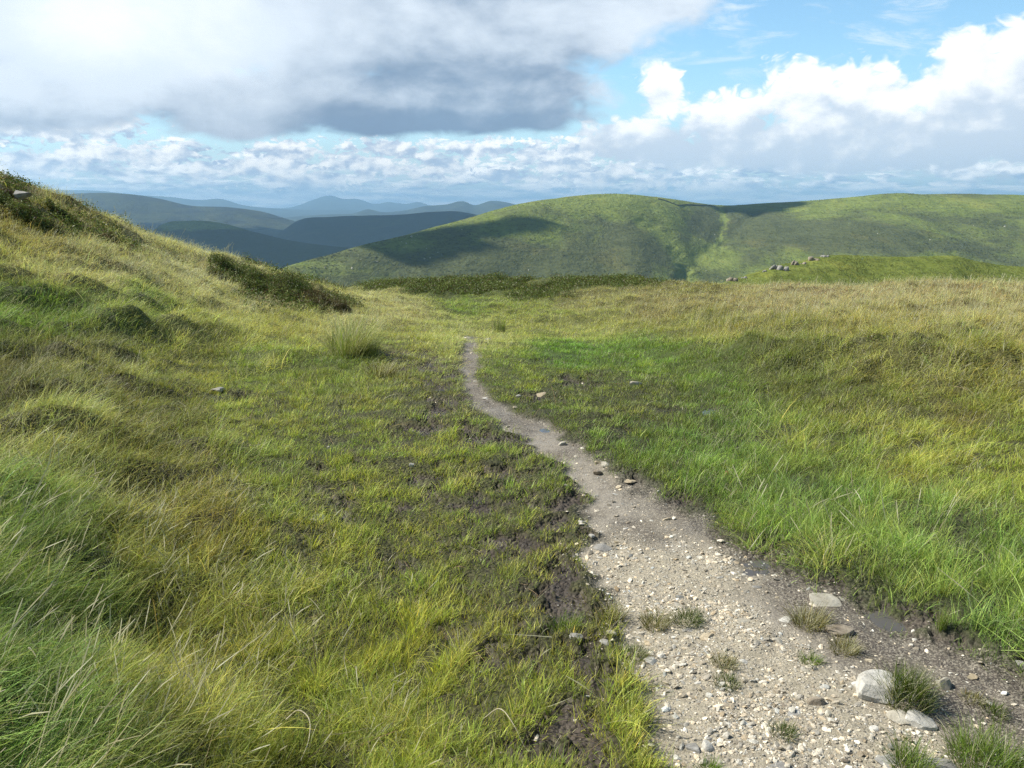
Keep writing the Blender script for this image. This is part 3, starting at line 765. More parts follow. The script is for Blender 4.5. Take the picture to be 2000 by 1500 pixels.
# ------------------------------------------------------------------ individual stones
SM = {
 'pale': mat_stone('pale_stone', (.33,.30,.24), (.48,.45,.38)),
 'grey': mat_stone('grey_stone', (.22,.21,.195), (.36,.35,.325)),
 'brown': mat_stone('brown_stone', (.20,.165,.125), (.38,.33,.26)),
 'white': mat_stone('white_stone', (.42,.40,.36), (.60,.58,.53)),
 'buff': mat_stone('buff_stone', (.38,.31,.21), (.52,.45,.33)),
}
G1 = 'small loose stones lying on the stony path'
stones = [ # u,v,w(px),height ratio, mat, sink, tilt, label
 (1622,1166,80,.18,'pale',.25,(.12,.12),'large pale wedge shaped slab by the wet mud at the grass edge'),
 (1637,1222,44,.42,'brown',.15,(-.1,-.12),'brown wedge stone with a dark front just below the large pale slab'),
 (1716,1345,92,.50,'white',.25,(.32,-.2),'big whitish rock with a green tuft growing over its right side'),
 (1677,1328,30,.35,'white',.2,(.1,.1),'small white flake touching the big whitish rock'),
 (1845,1328,32,.8,'pale',.25,(.2,.5),'pale triangular stone standing upright in the mud'),
 (1901,1314,16,.6,'buff',.2,(0,.1),'small buff stone near the pale upright stone'),
 (1802,1402,54,.42,'white',.2,(.22,.15),'white angular plate below the tuft topped rock'),
 (1758,1394,40,.4,'pale',.3,(.1,.0),'lumpy pale stone left of the white angular plate'),
 (1822,1484,84,.30,'grey',.25,(.12,-.1),'large grey plate at the foot of the stony path'),
 (1735,1472,42,.3,'grey',.3,(.1,.1),'smaller grey plate beside the large one'),
 (1597,1364,34,.6,'brown',.25,(.1,-.3),'chunky brown and white stone over a dark hollow'),
 (1552,1374,62,.16,'grey',.4,(.04,.02),'flat grey slab sunk flush in the gravel'),
 (1522,1242,24,.5,'pale',.3,(0,.1),'rounded pale stone in the middle of the gravel'),
 (1380,1232,34,.4,'buff',.25,(.1,.1),'buff stone beside the dark sunken slab'),
 (1342,1220,78,.12,'grey',.45,(.05,-.03),'dark grey slab sunk in the gravel beside two dry tufts'),
 (1450,1198,42,.14,'pale',.4,(.03,.0),'pale flush slab under the upper part of the gravel'),
 (1536,1197,34,.3,'white',.3,(.03,.0),'whitish flat stone between the gravel and the mud'),
 (1175,1064,38,.35,'grey',.3,(.04,-.05),'rounded grey stone at the left edge of the path'),
 (1136,1018,18,.55,'white',.2,(.0,.1),'small white stone above the rounded grey one'),
 (1168,920,19,.8,'brown',.12,(.1,.2),'dark brown cube like stone standing on the narrow track'),
 (1184,908,22,.55,'pale',.2,(.1,.2),'pale stone right behind the brown cube like stone'),
 (1168,901,16,.6,'buff',.2,(.1,.2),'buff stone at the back of the little stone heap'),
 (1075,893,17,.5,'pale',.2,(0,0),'small pale stone on the left rim where the track bends'),
 (1098,862,17,.7,'pale',.2,(.1,.1),'round pale stone at the grass edge where the track bends'),
 (1237,753,34,.42,'pale',.15,(.05,-.15),'pale boulder lying in the grass right of the narrow track'),
 (1060,768,40,.26,'buff',.2,(.0,.05),'long low buff stone in the turf right of the narrow track'),
 (1013,775,13,.6,'white',.2,(.0,.0),'small whitish stone left of the long low buff stone'),
 (1006,797,10,.7,'buff',.15,(.0,.0),'small buff stone below the whitish one at the track side'),
 (948,775,13,.5,'white',.2,(.0,.0),'small white stone on the inner rim of the narrow track'),
 (930,742,15,.4,'pale',.2,(.0,.0),'pale stone at the right rim of the upper narrow track'),
 (427,769,28,.5,'grey',.15,(.0,.0),'bluish grey stone alone in the grass of the left bank'),
 (644,877,16,.6,'white',.15,(.0,.3),'white stone in the turf below the left bank'),
 (805,914,11,1.1,'white',.1,(.0,.5),'tiny white stone standing up in the turf'),
 (612,1017,30,.22,'pale',.3,(.0,.0),'pale flat stone in the brown patch left of the turf'),
 (1190,1252,46,.26,'grey',.3,(.1,.2),'grey slab in the mud left of the gravel'),
 (1126,1243,26,.35,'grey',.3,(.1,.0),'grey stone in the mud farthest left of the path'),
 (1271,1283,22,.5,'white',.2,(.0,.1),'white stone on the left side of the gravel'),
 (1355,1450,28,.55,'grey',.25,(.2,.1),'grey pebble left of its twin near the end of the gravel'),
 (1381,1446,26,.6,'white',.25,(.1,.4),'white tipped pebble right of its grey twin'),
 (1303,1007,20,.4,'buff',.2,(.0,.0),'buff stone in the dark mud right of the track'),
 (1208,946,13,.6,'buff',.2,(.0,.0),'yellowish pebble below the little stone heap'),
 (1287,960,11,.6,'white',.2,(.0,.0),'white pebble by a clod at the right grass edge'),
 (1227,938,30,.2,'buff',.42,(.0,.0),'thin buff flagstone beside the little stone heap'),
 (955,667,16,.5,'grey',.2,(.0,.0),'grey stone right of the head of the track'),
 (912,664,16,.45,'pale',.2,(.0,.0),'pale stone at the head of the track'),
 (1036,663,16,.35,'pale',.2,(.0,.0),'pale flat stone in the grass beyond the track head'),
 (1519,1486,68,.14,'grey',.4,(.02,.02),'flush grey slab near the lower end of the gravel'),
 (1992,1290,44,.5,'grey',.2,(.2,.3),'slanting grey slab at the far right of the mud'),
 (1105,955,12,.5,'pale',.2,(.0,.0),'pale pebble at the left mud beside the track'),
 (1156,1047,14,.5,'white',.2,(.0,.0),'white pebble just above the rounded grey stone'),
 (1478,1137,20,.3,'grey',.25,(.0,.0),'grey chip in the damp silt above the gravel'),
 (1700,1280,18,.4,'buff',.25,(.0,.0),'buff chip in the silt between slab and tuft'),
 (1705,1413,20,.45,'white',.2,(.0,.0),'white pebble in the sand left of the white plate'),
]
def stone_obj(name, p, w, hr, mat, sink, tilt, seed, sub=3):
    me = stone_mesh(name, seed, 1, random.uniform(.62, .85), 1, 12, sub, .012)
    v = np.array([x.co for x in me.vertices]); 
    v[:, :2] *= (w / 2) / np.abs(v[:, 0]).max()
    zr = v[:, 2].max() - v[:, 2].min(); v[:, 2] *= (w * hr * 1.15) / zr
    hgt = v[:, 2].max() - v[:, 2].min()
    me.vertices.foreach_set('co', v.ravel().astype(np.float32)); me.update()
    o = link(name, me, mat)
    o.location = (p[0], p[1], p[2] + hgt * (.5 - sink) - (.003 + .03 * w if w < .3 else 0)); o.rotation_euler = (tilt[0], tilt[1], random.uniform(-.5, .5))
    return o
for i, (u, v, w, hr, mt, sink, tilt, lab) in enumerate(stones):
    p = gp(u, v); dist = np.linalg.norm(p - CAM)
    o = stone_obj('stone', p, w * 1.05 * dist / F * 1.0, hr * .8, SM[mt], min(.42, sink + .08), tilt, 900 + i)
    tag(o, lab, 'stone')
# anonymous little stones, told apart by nothing
cnt = 0
for i in range(400):
    v = 870 + 630 * random.random() ** .7
    l, r_ = np.interp(v, pv, pL), np.interp(v, pv, pR)
    u = random.uniform(l, min(r_, 1990))
    if u > np.interp(v, pv, gR) and random.random() < .75: continue
    p = gp(u, v); dist = np.linalg.norm(p - CAM)
    w = random.uniform(.014, .034) * random.uniform(.8, 1.25)
    o = stone_obj('stone', p, w, random.uniform(.2, .5), SM[random.choice(['pale', 'grey', 'pale', 'white', 'buff', 'brown'])], .25, (random.uniform(-.2, .2), random.uniform(-.2, .2)), 2000 + i, 2)
    tag(o, 'small loose stone among the gravel of the path', 'stone', G1)
    cnt += 1
    if cnt >= 70: break

# ------------------------------------------------------------------ puddles (each lies in its own hollow of the ground)
def puddles():
    m, t, out = new_mat('puddle_water')
    pos = t.node('ShaderNodeNewGeometry').outputs['Position']
    p = principled(t, (.10,.09,.08), .07, .6, t.noise(pos, 22, 3), .10, .004)
    t.l.new(p.outputs[0], out.inputs[0])
    for (x0, y0, br, bd), lab in zip(basins, PUDL):
        a = np.linspace(0, 2 * np.pi, 49)[:-1]
        ring = height(x0 + br * 1.25 * np.cos(a), y0 + br * 1.5 * np.sin(a))
        c0 = float(height(np.array([x0]), np.array([y0]))[0])
        zw = c0 + max(.35 * bd, min(.8 * bd, float(np.percentile(ring, 12)) - c0 - .004))
        V = [(x0, y0, zw)] + [(x0 + br * k * np.cos(q), y0 + br * k * 1.2 * np.sin(q), zw) for k in (1.25,) for q in a]
        Fc = np.array([(0, 1 + i, 1 + (i + 1) % 48) for i in range(48)])
        tag(link('puddle', mesh_np('puddle', np.array(V), Fc), m), lab, None, None, 'structure')
puddles()

# ------------------------------------------------------------------ single tufts that stand out
MT = {'green': ((105,128,45), .12), 'dry': ((110,105,50), .45), 'rush': ((120,138,60), .25), 'moss': ((80,95,30), .2), 'pale': ((150,160,90), .3)}
tufts = [ # u v width px, height px, mat, label
 (1768,1362,98,44,'moss','dense round tuft of green and brown moss grass on the big whitish rock'),
 (1280,1212,55,34,'dry','dry brown tuft left of the dark sunken slab'),
 (1342,1206,60,28,'moss','green brown tuft growing behind the dark sunken slab'),
 (1190,1200,60,36,'dry','straggly brown tuft at the left edge of the gravel'),
 (1232,1275,60,30,'moss','dark green tuft on the mud left of the gravel'),
 (1105,1225,50,40,'green','yellow green tuft in the mud left of the grey slab'),
 (1580,1210,70,40,'dry','brownish tuft between the large slab and the gravel'),
 (1415,1290,46,26,'dry','thin dry tuft in the middle of the gravel'),
 (1583,1285,30,26,'green','little green sprout right of the gravel centre'),
 (1418,1325,46,24,'moss','mossy tuft amid the lower gravel'),
 (1530,1420,40,26,'moss','small mossy tuft above the flush grey slab'),
 (1943,1385,36,24,'moss','small moss tuft alone on the right mud'),
 (1900,1358,30,20,'dry','tiny dry tuft near the pale upright stone'),
 (1780,1490,60,50,'green','green tuft at the left corner of the large grey plate'),
 (1930,1490,130,60,'green','wide ragged tuft right of the large grey plate'),
 (1838,1228,34,44,'rush','dark upright rush sprout by the puddle'),
 (1650,1260,50,30,'dry','brown scrap of grass below the wedge stone'),
 (976,648,50,26,'rush','spiky dark rush tuft beyond the head of the track'),
 (690,700,105,46,'pale','large blond tussock overhanging a dark hollow above the turf'),
 (745,735,60,40,'dry','smaller brown tussock right of the blond one'),
 (1385,1495,28,30,'green','bright green sprout at the lower end of the gravel'),
]
for i, (u, v, w, h, mt, lab) in enumerate(tufts):
    p = gp(u, v); d = np.linalg.norm(p - CAM)
    wm = w * d / F; hm = h * d / F * 1.15
    nb = int(np.clip(900 * (w / 118) ** 1.0, 120, 900))
    nb = nb // 2 if mt == 'rush' else nb; rush = mt == 'rush'; isp = mt == 'pale'
    aa = rng.uniform(0, 2 * np.pi, nb); rr = wm * (.40 if not rush else .2) * np.sqrt(rng.uniform(0, 1, nb))
    bx = p[0] + rr * np.cos(aa); by = p[1] + rr * np.sin(aa); bz = height(bx, by) + (.5 * hm * (1 - (rr / (wm * .42)) ** 2) if mt == 'moss' and i == 0 else 0)
    ln = np.stack([np.cos(aa), np.sin(aa)], 1) * (rr / wm * 2.2)[:, None]
    me = blade_mesh('tuft_blades', [blades(rng, np.stack([bx, by, bz], 1) - np.array([p[0], p[1], p[2]]), hm * (1.0 if not isp else 1.6) * rng.uniform(.5, 1.2, nb), .5 if not rush else .15, 1.15 if not rush else .4,
        .0022 * max(1, d / 4), .3 if not isp else .6, rng.normal(0, .3, nb), np.tile(lin(MT[mt][0]), (nb, 1)), np.full(nb, MT[mt][1]), 5, None, .004, ln)])
    o = link('grass_tuft' if not rush else 'rush_tuft', me, M_grass); o.location = (p[0], p[1], p[2] - .004)
    tag(o, lab, 'grass tuft' if not rush else 'rush')

# ------------------------------------------------------------------ dead stalks lying on the turf
ms_, t, out = new_mat('dead_stalk')
pos = t.node('ShaderNodeNewGeometry').outputs['Position']
pp = principled(t, t.mix(t.noise(pos, 60, 3), (.38,.33,.22), (.58,.53,.40)), .7, .2); t.l.new(pp.outputs[0], out.inputs[0])
def stalk(px, rad, lab):
    pts = [gp(u, v) + np.array([0, 0, h]) for u, v, h in px]
    tt = np.linspace(0, len(pts) - 1, 22); xs = np.arange(len(pts))
    c = np.stack([smooth_interp(tt, xs, [q[k] for q in pts]) for k in range(3)], 1); org = c[0].copy(); c = c - org
    V, Fc = [], []
    for i in range(len(c)):
        d = c[min(i + 1, len(c) - 1)] - c[max(i - 1, 0)]; d /= np.linalg.norm(d) + 1e-9
        n1 = np.cross(d, [0, 0, 1]); n1 /= np.linalg.norm(n1) + 1e-9; n2 = np.cross(d, n1); r_ = rad * (1 - .75 * i / len(c))
        for k in range(5): V.append(c[i] + r_ * (math.cos(k * 1.2566) * n1 + math.sin(k * 1.2566) * n2))
        if i: Fc += [((i-1)*5+k, (i-1)*5+(k+1)%5, i*5+(k+1)%5, i*5+k) for k in range(5)]
    o = link('dead_stalk', mesh_np('dead_stalk', np.array(V), np.array(Fc)), ms_); o.location = org; tag(o, lab, 'stalk')
stalk([(945,1409,.02),(975,1415,.06),(1000,1438,.05),(1026,1456,.015)], .0022, 'pale curved dead stalk on the peat at the bottom of the turf')
stalk([(488,1422,.05),(515,1446,.06),(542,1468,.04)], .0022, 'straight pale dead stem lying in the turf')
stalk([(64,1322,.08),(75,1336,.08),(86,1352,.06)], .0028, 'short thick white stem in the long grass at the far left')
stalk([(560,1428,.05),(585,1424,.08),(606,1436,.07),(604,1465,.05),(588,1497,.03)], .003, 'greyish bent dead stem hooked over in the turf')
stalk([(1240,1190,.05),(1180,1255,.03),(1160,1330,.02)], .0012, 'thin straw stem leaning across the mud left of the gravel')
stalk([(85,1010,.10),(150,985,.16),(240,975,.12)], .0014, 'long bleached stem blown flat on the left bank')

# ------------------------------------------------------------------ heather bushes that read as single clumps
def heather_bush(u, v, wpx, hpx, Y, lab, mat, nl=26000, lean=0.0, size=.015, seed=1):
    p = gp(u, v)
    d = np.linalg.norm(p - CAM); wm = wpx * d / F; hm = hpx * d / F
    vs, fs, cs = [], [], []; off = 0
    g = np.random.default_rng(seed)
    k = 26
    for i in range(k):
        t = g.uniform(-.5, .5); q = g.uniform(-.5, .5)
        sc = g.uniform(.55, 1.1) * (1 - 1.1 * t * t)
        x = p[0] + t * wm * .86; y = p[1] + q * wm * .5
        z = float(height(np.array([x]), np.array([y]))[0])
        V, Fc, C = leaf_cloud(int(nl * 1.6) // k, size, wm * .17 * sc, wm * .17 * sc, hm * .8 * sc, seed * 50 + i)
        vs.append(V + np.array([x, y, z - .05])); fs.append(Fc + off); cs.append(C); off += len(V)
    V = np.concatenate(vs); org = np.array([p[0], p[1], p[2]])
    me = mesh_np('heather_foliage', V - org, np.concatenate(fs), False); add_attr(me, 'blade', np.concatenate(cs))
    o = link('heather_bush', me, mat); o.location = org
    tag(o, lab, 'heather')
heather_bush(470, 545, 120, 46, 0, 'dark green heather clump on the skyline of the left bank', M_leaf, 24000, seed=1, size=.014)
heather_bush(560, 575, 150, 56, 0, 'broad dark heather mound right of the skyline clump', M_leaf, 30000, seed=2, size=.014)
heather_bush(640, 604, 95, 46, 0, 'brown edged heather bush at the foot of the left bank', M_leafb, 16000, seed=3, size=.014)
heather_bush(515, 588, 120, 46, 0, 'green heather on the bank just in front of the broad mound', M_leaf, 22000, seed=8, size=.014)
heather_bush(590, 604, 100, 40, 0, 'low brownish heather at the lower edge of the broad mound', M_leafb, 16000, seed=9, size=.014)
heather_bush(440, 560, 70, 36, 0, 'small green heather tussock left of the broad mound', M_leaf, 12000, seed=10, size=.014)
heather_bush(45, 420, 110, 40, 0, 'mossy green heather mound below the topmost skyline of the bank', M_leaf, 20000, seed=4, size=.013)
heather_bush(12, 385, 60, 30, 0, 'dark heather on the very top of the left bank', M_leafb, 12000, seed=5, size=.013)
heather_bush(118, 415, 64, 30, 0, 'rounded heather hummock where the bank skyline steps down', M_leaf, 14000, seed=6, size=.013)
heather_bush(228, 478, 56, 26, 0, 'small dark heather patch midway down the bank skyline', M_leafb, 9000, seed=7, size=.013)
p = gp(45, 402)
o = stone_obj('rock', p + np.array([0, 0, .1]), .28, .4, SM['grey'], .2, (.2, .1), 77); tag(o, 'grey rock poking out of the heather high on the left bank', 'rock')

# ------------------------------------------------------------------ hills
def ridge(name, sky, front, zfoot, back, mat, nu=400, nt=90, amp=1.0, nscale=1.0, prof=1.0, seed=0, mfun=None, crest_noise=.25, gully=None, label=None):
    us = [s[0] for s in sky]; U = np.linspace(us[0], us[-1], nu)
    Vv = smooth_interp(U, us, [s[1] for s in sky]); Dd = smooth_interp(U, us, [s[2] for s in sky])
    x0, y0, z0 = ray(U, Vv)
    cx = x0 / y0 * Dd; cy = Dd; cz = CAM[2] + z0 / y0 * Dd
    tb = 24
    t = np.concatenate([np.linspace(1, 0, nt) ** 1.0, -np.linspace(0, 1, tb)[1:]])
    Tm, Ci = np.meshgrid(t, np.arange(nu), indexing='ij')
    fr = front(U) if callable(front) else np.full(nu, front)
    rl = np.sqrt(cx ** 2 + cy ** 2)
    dx = -cx / rl; dy = -cy / rl
    s = np.where(Tm >= 0, Tm * fr[Ci], Tm * back)
    x = cx[Ci] + dx[Ci] * s; y = cy[Ci] + dy[Ci] * s
    tt = np.abs(Tm)
    pf = tt ** 1.35 * (1 - .35 * tt) / .65 if prof == 1 else tt ** prof
    z = cz[Ci] + (zfoot - cz[Ci]) * pf
    env = np.clip(tt * 6, crest_noise, 1) * np.clip((1 - tt) * 5, 0, 1)
    lat = U[Ci]
    nz = fbm(x * .004 / nscale, y * .0022 / nscale, seed, 5, .5)
    rid = 1 - np.abs(noise(x * .009 / nscale, y * .003 / nscale, seed + 9)) * 2
    z = z + env * amp * (nz * 9 - rid * 2.5)
    if gully is not None:
        uu, vv = project(x, y, z)
        z = z + gully(uu, vv, Tm)
    V = np.stack([x.ravel(), y.ravel(), z.ravel()], 1)
    nT = len(t)
    i = np.arange(nT - 1)[:, None] * nu; j = np.arange(nu - 1)[None]
    f = np.stack([i + j, i + j + 1, i + nu + j + 1, i + nu + j], -1).reshape(-1, 4)
    me = mesh_np(name, V, f)
    uu, vv = project(V[:, 0], V[:, 1], V[:, 2])
    if mfun is not None: add_attr(me, 'hmask', mfun(uu, vv))
    else: add_attr(me, 'hmask', np.zeros((len(V), 3)))
    o = link(name, me, mat); tag(o, label, None, None, 'structure')
    return o, V.reshape(nT, nu, 3)

ZV = -170.0
def gb(u, v, cu, cv, su, sv): return np.exp(-(((u - cu) / su) ** 2 + ((v - cv) / sv) ** 2))
def seg(u, v, pts, w):
    d = np.full(u.shape, 1e9)
    for (a, b), (c, e) in zip(pts[:-1], pts[1:]):
        L2 = (c - a) ** 2 + (e - b) ** 2
        t = np.clip(((u - a) * (c - a) + (v - b) * (e - b)) / L2, 0, 1)
        d = np.minimum(d, np.hypot(u - a - t * (c - a), v - b - t * (e - b)))
    return np.exp(-(d / w) ** 2)
def main_mask(u, v):
    he = .40 * gb(u, v, 840, 505, 220, 30) + .65 * gb(u, v, 1230, 500, 90, 45) + .7 * gb(u, v, 1000, 505, 180, 28) + .7 * gb(u, v, 1620, 455, 230, 22) + .7 * gb(u, v, 1480, 440, 60, 30) + .35 * gb(u, v, 1250, 450, 80, 30) + .5 * gb(u, v, 1800, 480, 200, 14) + .5 * gb(u, v, 1380, 430, 30, 30)
    wob = 14 * fbm(u * .03, v * .03, 71, 3)
    wob2 = 10 * fbm(u * .09, v * .09, 72, 3)
    br = .6 * seg(u + wob * .5 + wob2, v + wob2 * .4, [(1405, 405), (1415, 430), (1405, 465), (1385, 490), (1350, 510)], 6) + .6 * seg(u + wob, v + wob * .3, [(1255, 440), (1300, 465), (1330, 500), (1340, 545)], 14) \
        + .5 * gb(u, v, 1390, 505, 50, 20) + .5 * gb(u, v, 1180, 395, 160, 16) + .35 * gb(u, v, 1800, 400, 240, 18) + .4 * gb(u, v, 780, 480, 120, 14)
    return np.stack([np.clip(he, 0, 1), np.clip(br, 0, 1), 0 * u], 1)
def main_gully(u, v, T):
    u = u + 9 * fbm(u * .02, v * .05, 73, 3)
    return -3.5 * seg(u, v, [(1403, 400), (1415, 430), (1405, 465), (1350, 520), (1330, 560)], 13) * (T > .02) * np.clip(T * 12, 0, 1) \
        - 4 * seg(u, v, [(1255, 430), (1310, 470), (1335, 520), (1335, 560)], 12) * (T > 0) - 3 * seg(u, v, [(1480, 410), (1440, 450), (1410, 480)], 10) * (T > .05)
MH = mat_hill('hill_pasture')
sky_main = [(540,530,800),(560,521,820),(600,508,860),(640,498,900),(700,481,950),(800,455,1040),(920,425,1140),(1010,401,1230),(1100,385,1300),(1180,378,1350),(1240,379,1380),(1300,387,1450),(1400,400,1620),(1500,394,1600),(1600,388,1560),(1690,380,1520),(1730,377,1510),(1850,379,1500),(2000,381,1480),(2200,388,1450),(2500,400,1400)]
hill, hv = ridge('hillside', sky_main, lambda U: np.interp(U, [540, 800, 1200, 1400, 2000], [260, 430, 620, 850, 760]), -150, 900, MH, 900, 230, 1.0, 1.0, seed=5, mfun=main_mask, gully=main_gully, label='broad green hillside with heather patches across the valley')
# knoll with rocks
MK = mat_hill('knoll_grass', (.13,.165,.036), (.18,.21,.05), (.09,.11,.035), sc=9, mask=False, thresh=(.55,.7))
sky_kn = [(1405,556,100),(1430,547,104),(1480,532,110),(1510,521,113),(1560,511,117),(1610,500,120),(1650,497,122),(1720,500,124),(1800,500,125),(1870,500,126),(1910,510,127),(1960,518,128),(2050,524,130),(2300,540,130)]
kn, kv = ridge('knoll', sky_kn, 50, -16, 60, MK, 420, 90, .06, .09, seed=8, label='low grassy knoll with pale rocks on its left edge')
MK2 = mat_hill('moor_grass', (.075,.085,.025), (.10,.10,.035), (.05,.05,.025), sc=3, mask=False)
# valley and distance
MF = mat_hill('valley_fields', (.05,.085,.03), (.08,.11,.04), (.03,.04,.03), sc=.35, mask=False)
MW = mat_hill('wooded_ridge', (.035,.05,.02), (.05,.06,.022), (.022,.030,.022), sc=1.0, mask=False, thresh=(.36,.5))
MG = mat_hill('wooded_hill', (.13,.17,.045), (.18,.21,.06), (.03,.045,.02), sc=1.1, mask=True, thresh=(.44,.56))
MB = mat_hill('heather_ridge', (.045,.058,.032), (.075,.082,.042), (.025,.030,.028), sc=.9, mask=False)
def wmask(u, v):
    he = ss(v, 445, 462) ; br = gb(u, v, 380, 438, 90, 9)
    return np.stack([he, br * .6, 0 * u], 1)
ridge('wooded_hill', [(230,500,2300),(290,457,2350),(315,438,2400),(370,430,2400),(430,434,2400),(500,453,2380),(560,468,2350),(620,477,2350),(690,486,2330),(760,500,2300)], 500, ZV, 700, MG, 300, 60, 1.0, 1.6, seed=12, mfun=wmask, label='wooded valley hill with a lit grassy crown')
ridge('valley_ridge', [(520,470,3900),(550,452,3950),(580,432,4000),(640,424,4000),(720,421,4000),(780,419,4000),(850,413,4000),(890,412,4000),(940,421,4000),(1000,432,3950),(1080,450,3900)], 900, ZV, 1200, MW, 260, 50, 1.2, 2.2, seed=15, label='dark blue wooded ridge behind the valley')
ridge('long_ridge', [(-150,410,5200),(0,398,5200),(60,388,5200),(120,380,5200),(190,377,5200),(260,380,5200),(310,388,5200),(370,401,5200),(450,405,5200),(520,415,5200),(570,430,5200),(620,442,5200),(700,452,5100)], 1400, ZV, 1800, MB, 300, 50, 1.6, 3, seed=18, label='long slate coloured heather ridge')
ridge('far_hills', [(560,424,9000),(640,419,9000),(690,417,9000),(718,409,9000),(745,414,9000),(790,411,9000),(832,402,9000),(870,399,9000),(906,393,9000),(925,400,9000),(960,392,9000),(985,394,9000),(1010,400,9000),(1080,408,9000),(1200,415,9000)], 2500, ZV, 3000, MB, 300, 40, 1.5, 5, seed=21, label='row of blue pointed hills')
ridge('far_hills', [(-300,372,13500),(0,368,13500),(100,370,13500),(200,373,13500),(260,380,13500),(330,384,13500),(390,390,13500),(430,388,13500),(470,399,13500),(560,408,13500),(700,410,13500)], 4000, ZV, 4000, MB, 260, 30, 2, 8, seed=24, label='faint long blue hills on the horizon')
ridge('mountain', [(480,408,17500),(590,399,17500),(612,390,17500),(645,382,17500),(668,388,17500),(700,389,17500),(730,398,17500),(760,395,17500),(790,398,17500),(820,395,17500),(845,403,17500),(1000,404,17500),(1200,404,17500)], 5000, ZV, 5000, MB, 300, 30, 2, 8, seed=27, label='pale blue mountain on the horizon')
me = mesh_np('valley_floor', np.array([(-19000, -2500, ZV), (19000, -2500, ZV), (19000, 23000, ZV), (-19000, 23000, ZV)]), np.array([[0, 1, 2, 3]]))
tag(link('valley_floor', me, MF), kind='structure')

def crag(p, w, hr, mat, sink, tilt, seed):
    g = np.random.default_rng(seed); vs, fs = [], []; off = 0
    for q in range(7):
        me = stone_mesh('block', seed * 10 + q, 1, g.uniform(.3, .6), g.uniform(.6, 1.3), 9, 1, .06)
        V = np.array([x.co for x in me.vertices]); Fc = np.array([list(f.vertices) for f in me.polygons])
        sc = w * (.30 if q == 0 else g.choice([.16, .2, .26, .32])); a = g.uniform(-.5, .5); b = g.uniform(.2, .9)
        V = V * sc * np.array([1, 1, min(1.3, .5 + hr)]); V = np.stack([V[:, 0] * math.cos(b) + V[:, 2] * math.sin(b), V[:, 1], V[:, 2] * math.cos(b) - V[:, 0] * math.sin(b)], 1)
        V = np.stack([V[:, 0] * math.cos(a) - V[:, 1] * math.sin(a), V[:, 0] * math.sin(a) + V[:, 1] * math.cos(a), V[:, 2]], 1)
        vs.append(V + np.array([g.uniform(-.26, .26) * w, g.uniform(-.12, .12) * w, g.uniform(-.1, .25) * w * hr])); fs.append(Fc + off); off += len(V)
        bpy.data.meshes.remove(me)
    o = link('rock_outcrop', mesh_np('rock_outcrop', np.concatenate(vs), np.concatenate(fs), False), mat)
    o.location = p; return o

# rock outcrops on the knoll
def knoll_z(u):
    i = np.argmin(np.abs(np.linspace(1405, 2300, 420) - u)); return kv[:, i]
for i, (u, v, w, hr, lab) in enumerate([(1428,546,22,.5,'pale rock at the left foot of the grassy knoll'),(1512,523,22,.9,'tall grey rock face left of the knoll crags'),(1532,524,26,.7,'broad grey crag between two others on the knoll'),
        (1553,515,26,.65,'pale crag nearest the top of the knoll rocks'),(1590,505,30,.3,'low pale ledge on the knoll shoulder'),(1613,499,22,.35,'whitish rock on the skyline of the knoll'),(1570,513,16,.4,'small crag just under the pale ledge'),
        (1495,527,14,.5,'small boulder on the descending edge of the knoll'),(1455,540,14,.4,'boulder between the foot rock and the crags')]):
    colm = knoll_z(u)
    uu, vv = project(colm[:, 0], colm[:, 1], colm[:, 2])
    nf = 90; k = int(np.argmin(np.abs(vv[:nf] - v - 3))); p = colm[k]
    o = crag(p - np.array([0, 0, .12]), w * 122 / F * 1.0, hr, SM['grey' if i in (1, 2, 5, 7, 8) else 'brown'], .3, (0, random.uniform(-.2, .2)), 4000 + i)
    tag(o, lab, 'rock')

# boulders strewn over the hillside (uncountable specks)
def hill_boulders():
    nT, nu, _ = hv.shape
    N = 9000
    i = rng.integers(20, 230, N); j = rng.integers(5, 890, N)
    P_ = hv[i, j]; u, v = project(P_[:, 0], P_[:, 1], P_[:, 2])
    w = 1.0 * gb(u, v, 720, 490, 130, 26) + .5 * gb(u, v, 900, 470, 140, 40) + .1 + .35 * gb(u, v, 620, 510, 60, 12)
    w *= ss(fbm(P_[:, 0] * .02, P_[:, 1] * .012, 81, 3), -.1, .5)
    k = rng.uniform(0, 1, N) < w * .5
    n_ = k.sum(); print('boulders', n_)
    s = (.35 + rng.exponential(.45, N)).clip(.3, 2.2)
    scl = s[:, None] * rng.uniform(.7, 1.3, (N, 3))
    scatter('boulders', P_[k], rng.uniform(0, 6, (N, 3))[k], scl[k], rng.integers(0, 4, N)[k], np.ones((N, 4))[k] * .8,
            [stone_mesh('boulder', 700 + q, 1, .8, .6, 8, 1, .05) for q in range(4)], M_peb, 'pale boulders scattered over the distant hillside')
    # dark heather / rush clumps that roughen the slope
    N = 26000
    i = rng.integers(2, 230, N); j = rng.integers(5, 890, N)
    P_ = hv[i, j] + np.concatenate([rng.normal(0, 1.5, (N, 2)), np.zeros((N, 1))], 1)
    nz = fbm(P_[:, 0] * .012, P_[:, 1] * .008, 91, 4)
    k = rng.uniform(0, 1, N) < ss(nz, -.25, .45)
    s = rng.uniform(1.5, 5.0, N)
    scl = np.stack([s, s, s * .55], 1)
    scatter('hillside_heather', P_[k], np.stack([0 * s, 0 * s, rng.uniform(0, 6, N)], 1)[k], scl[k], rng.integers(0, 3, N)[k], np.ones((N, 4))[k],
            [shrub_proto('clump', 450 + q, 60, .09) for q in range(3)], M_hillleaf, 'dark heather and rush clumps on the distant hillside')
M_hillleaf = mat_leafy('hill_heather', (.05,.06,.02), (.07,.08,.025), .1)
hill_boulders()

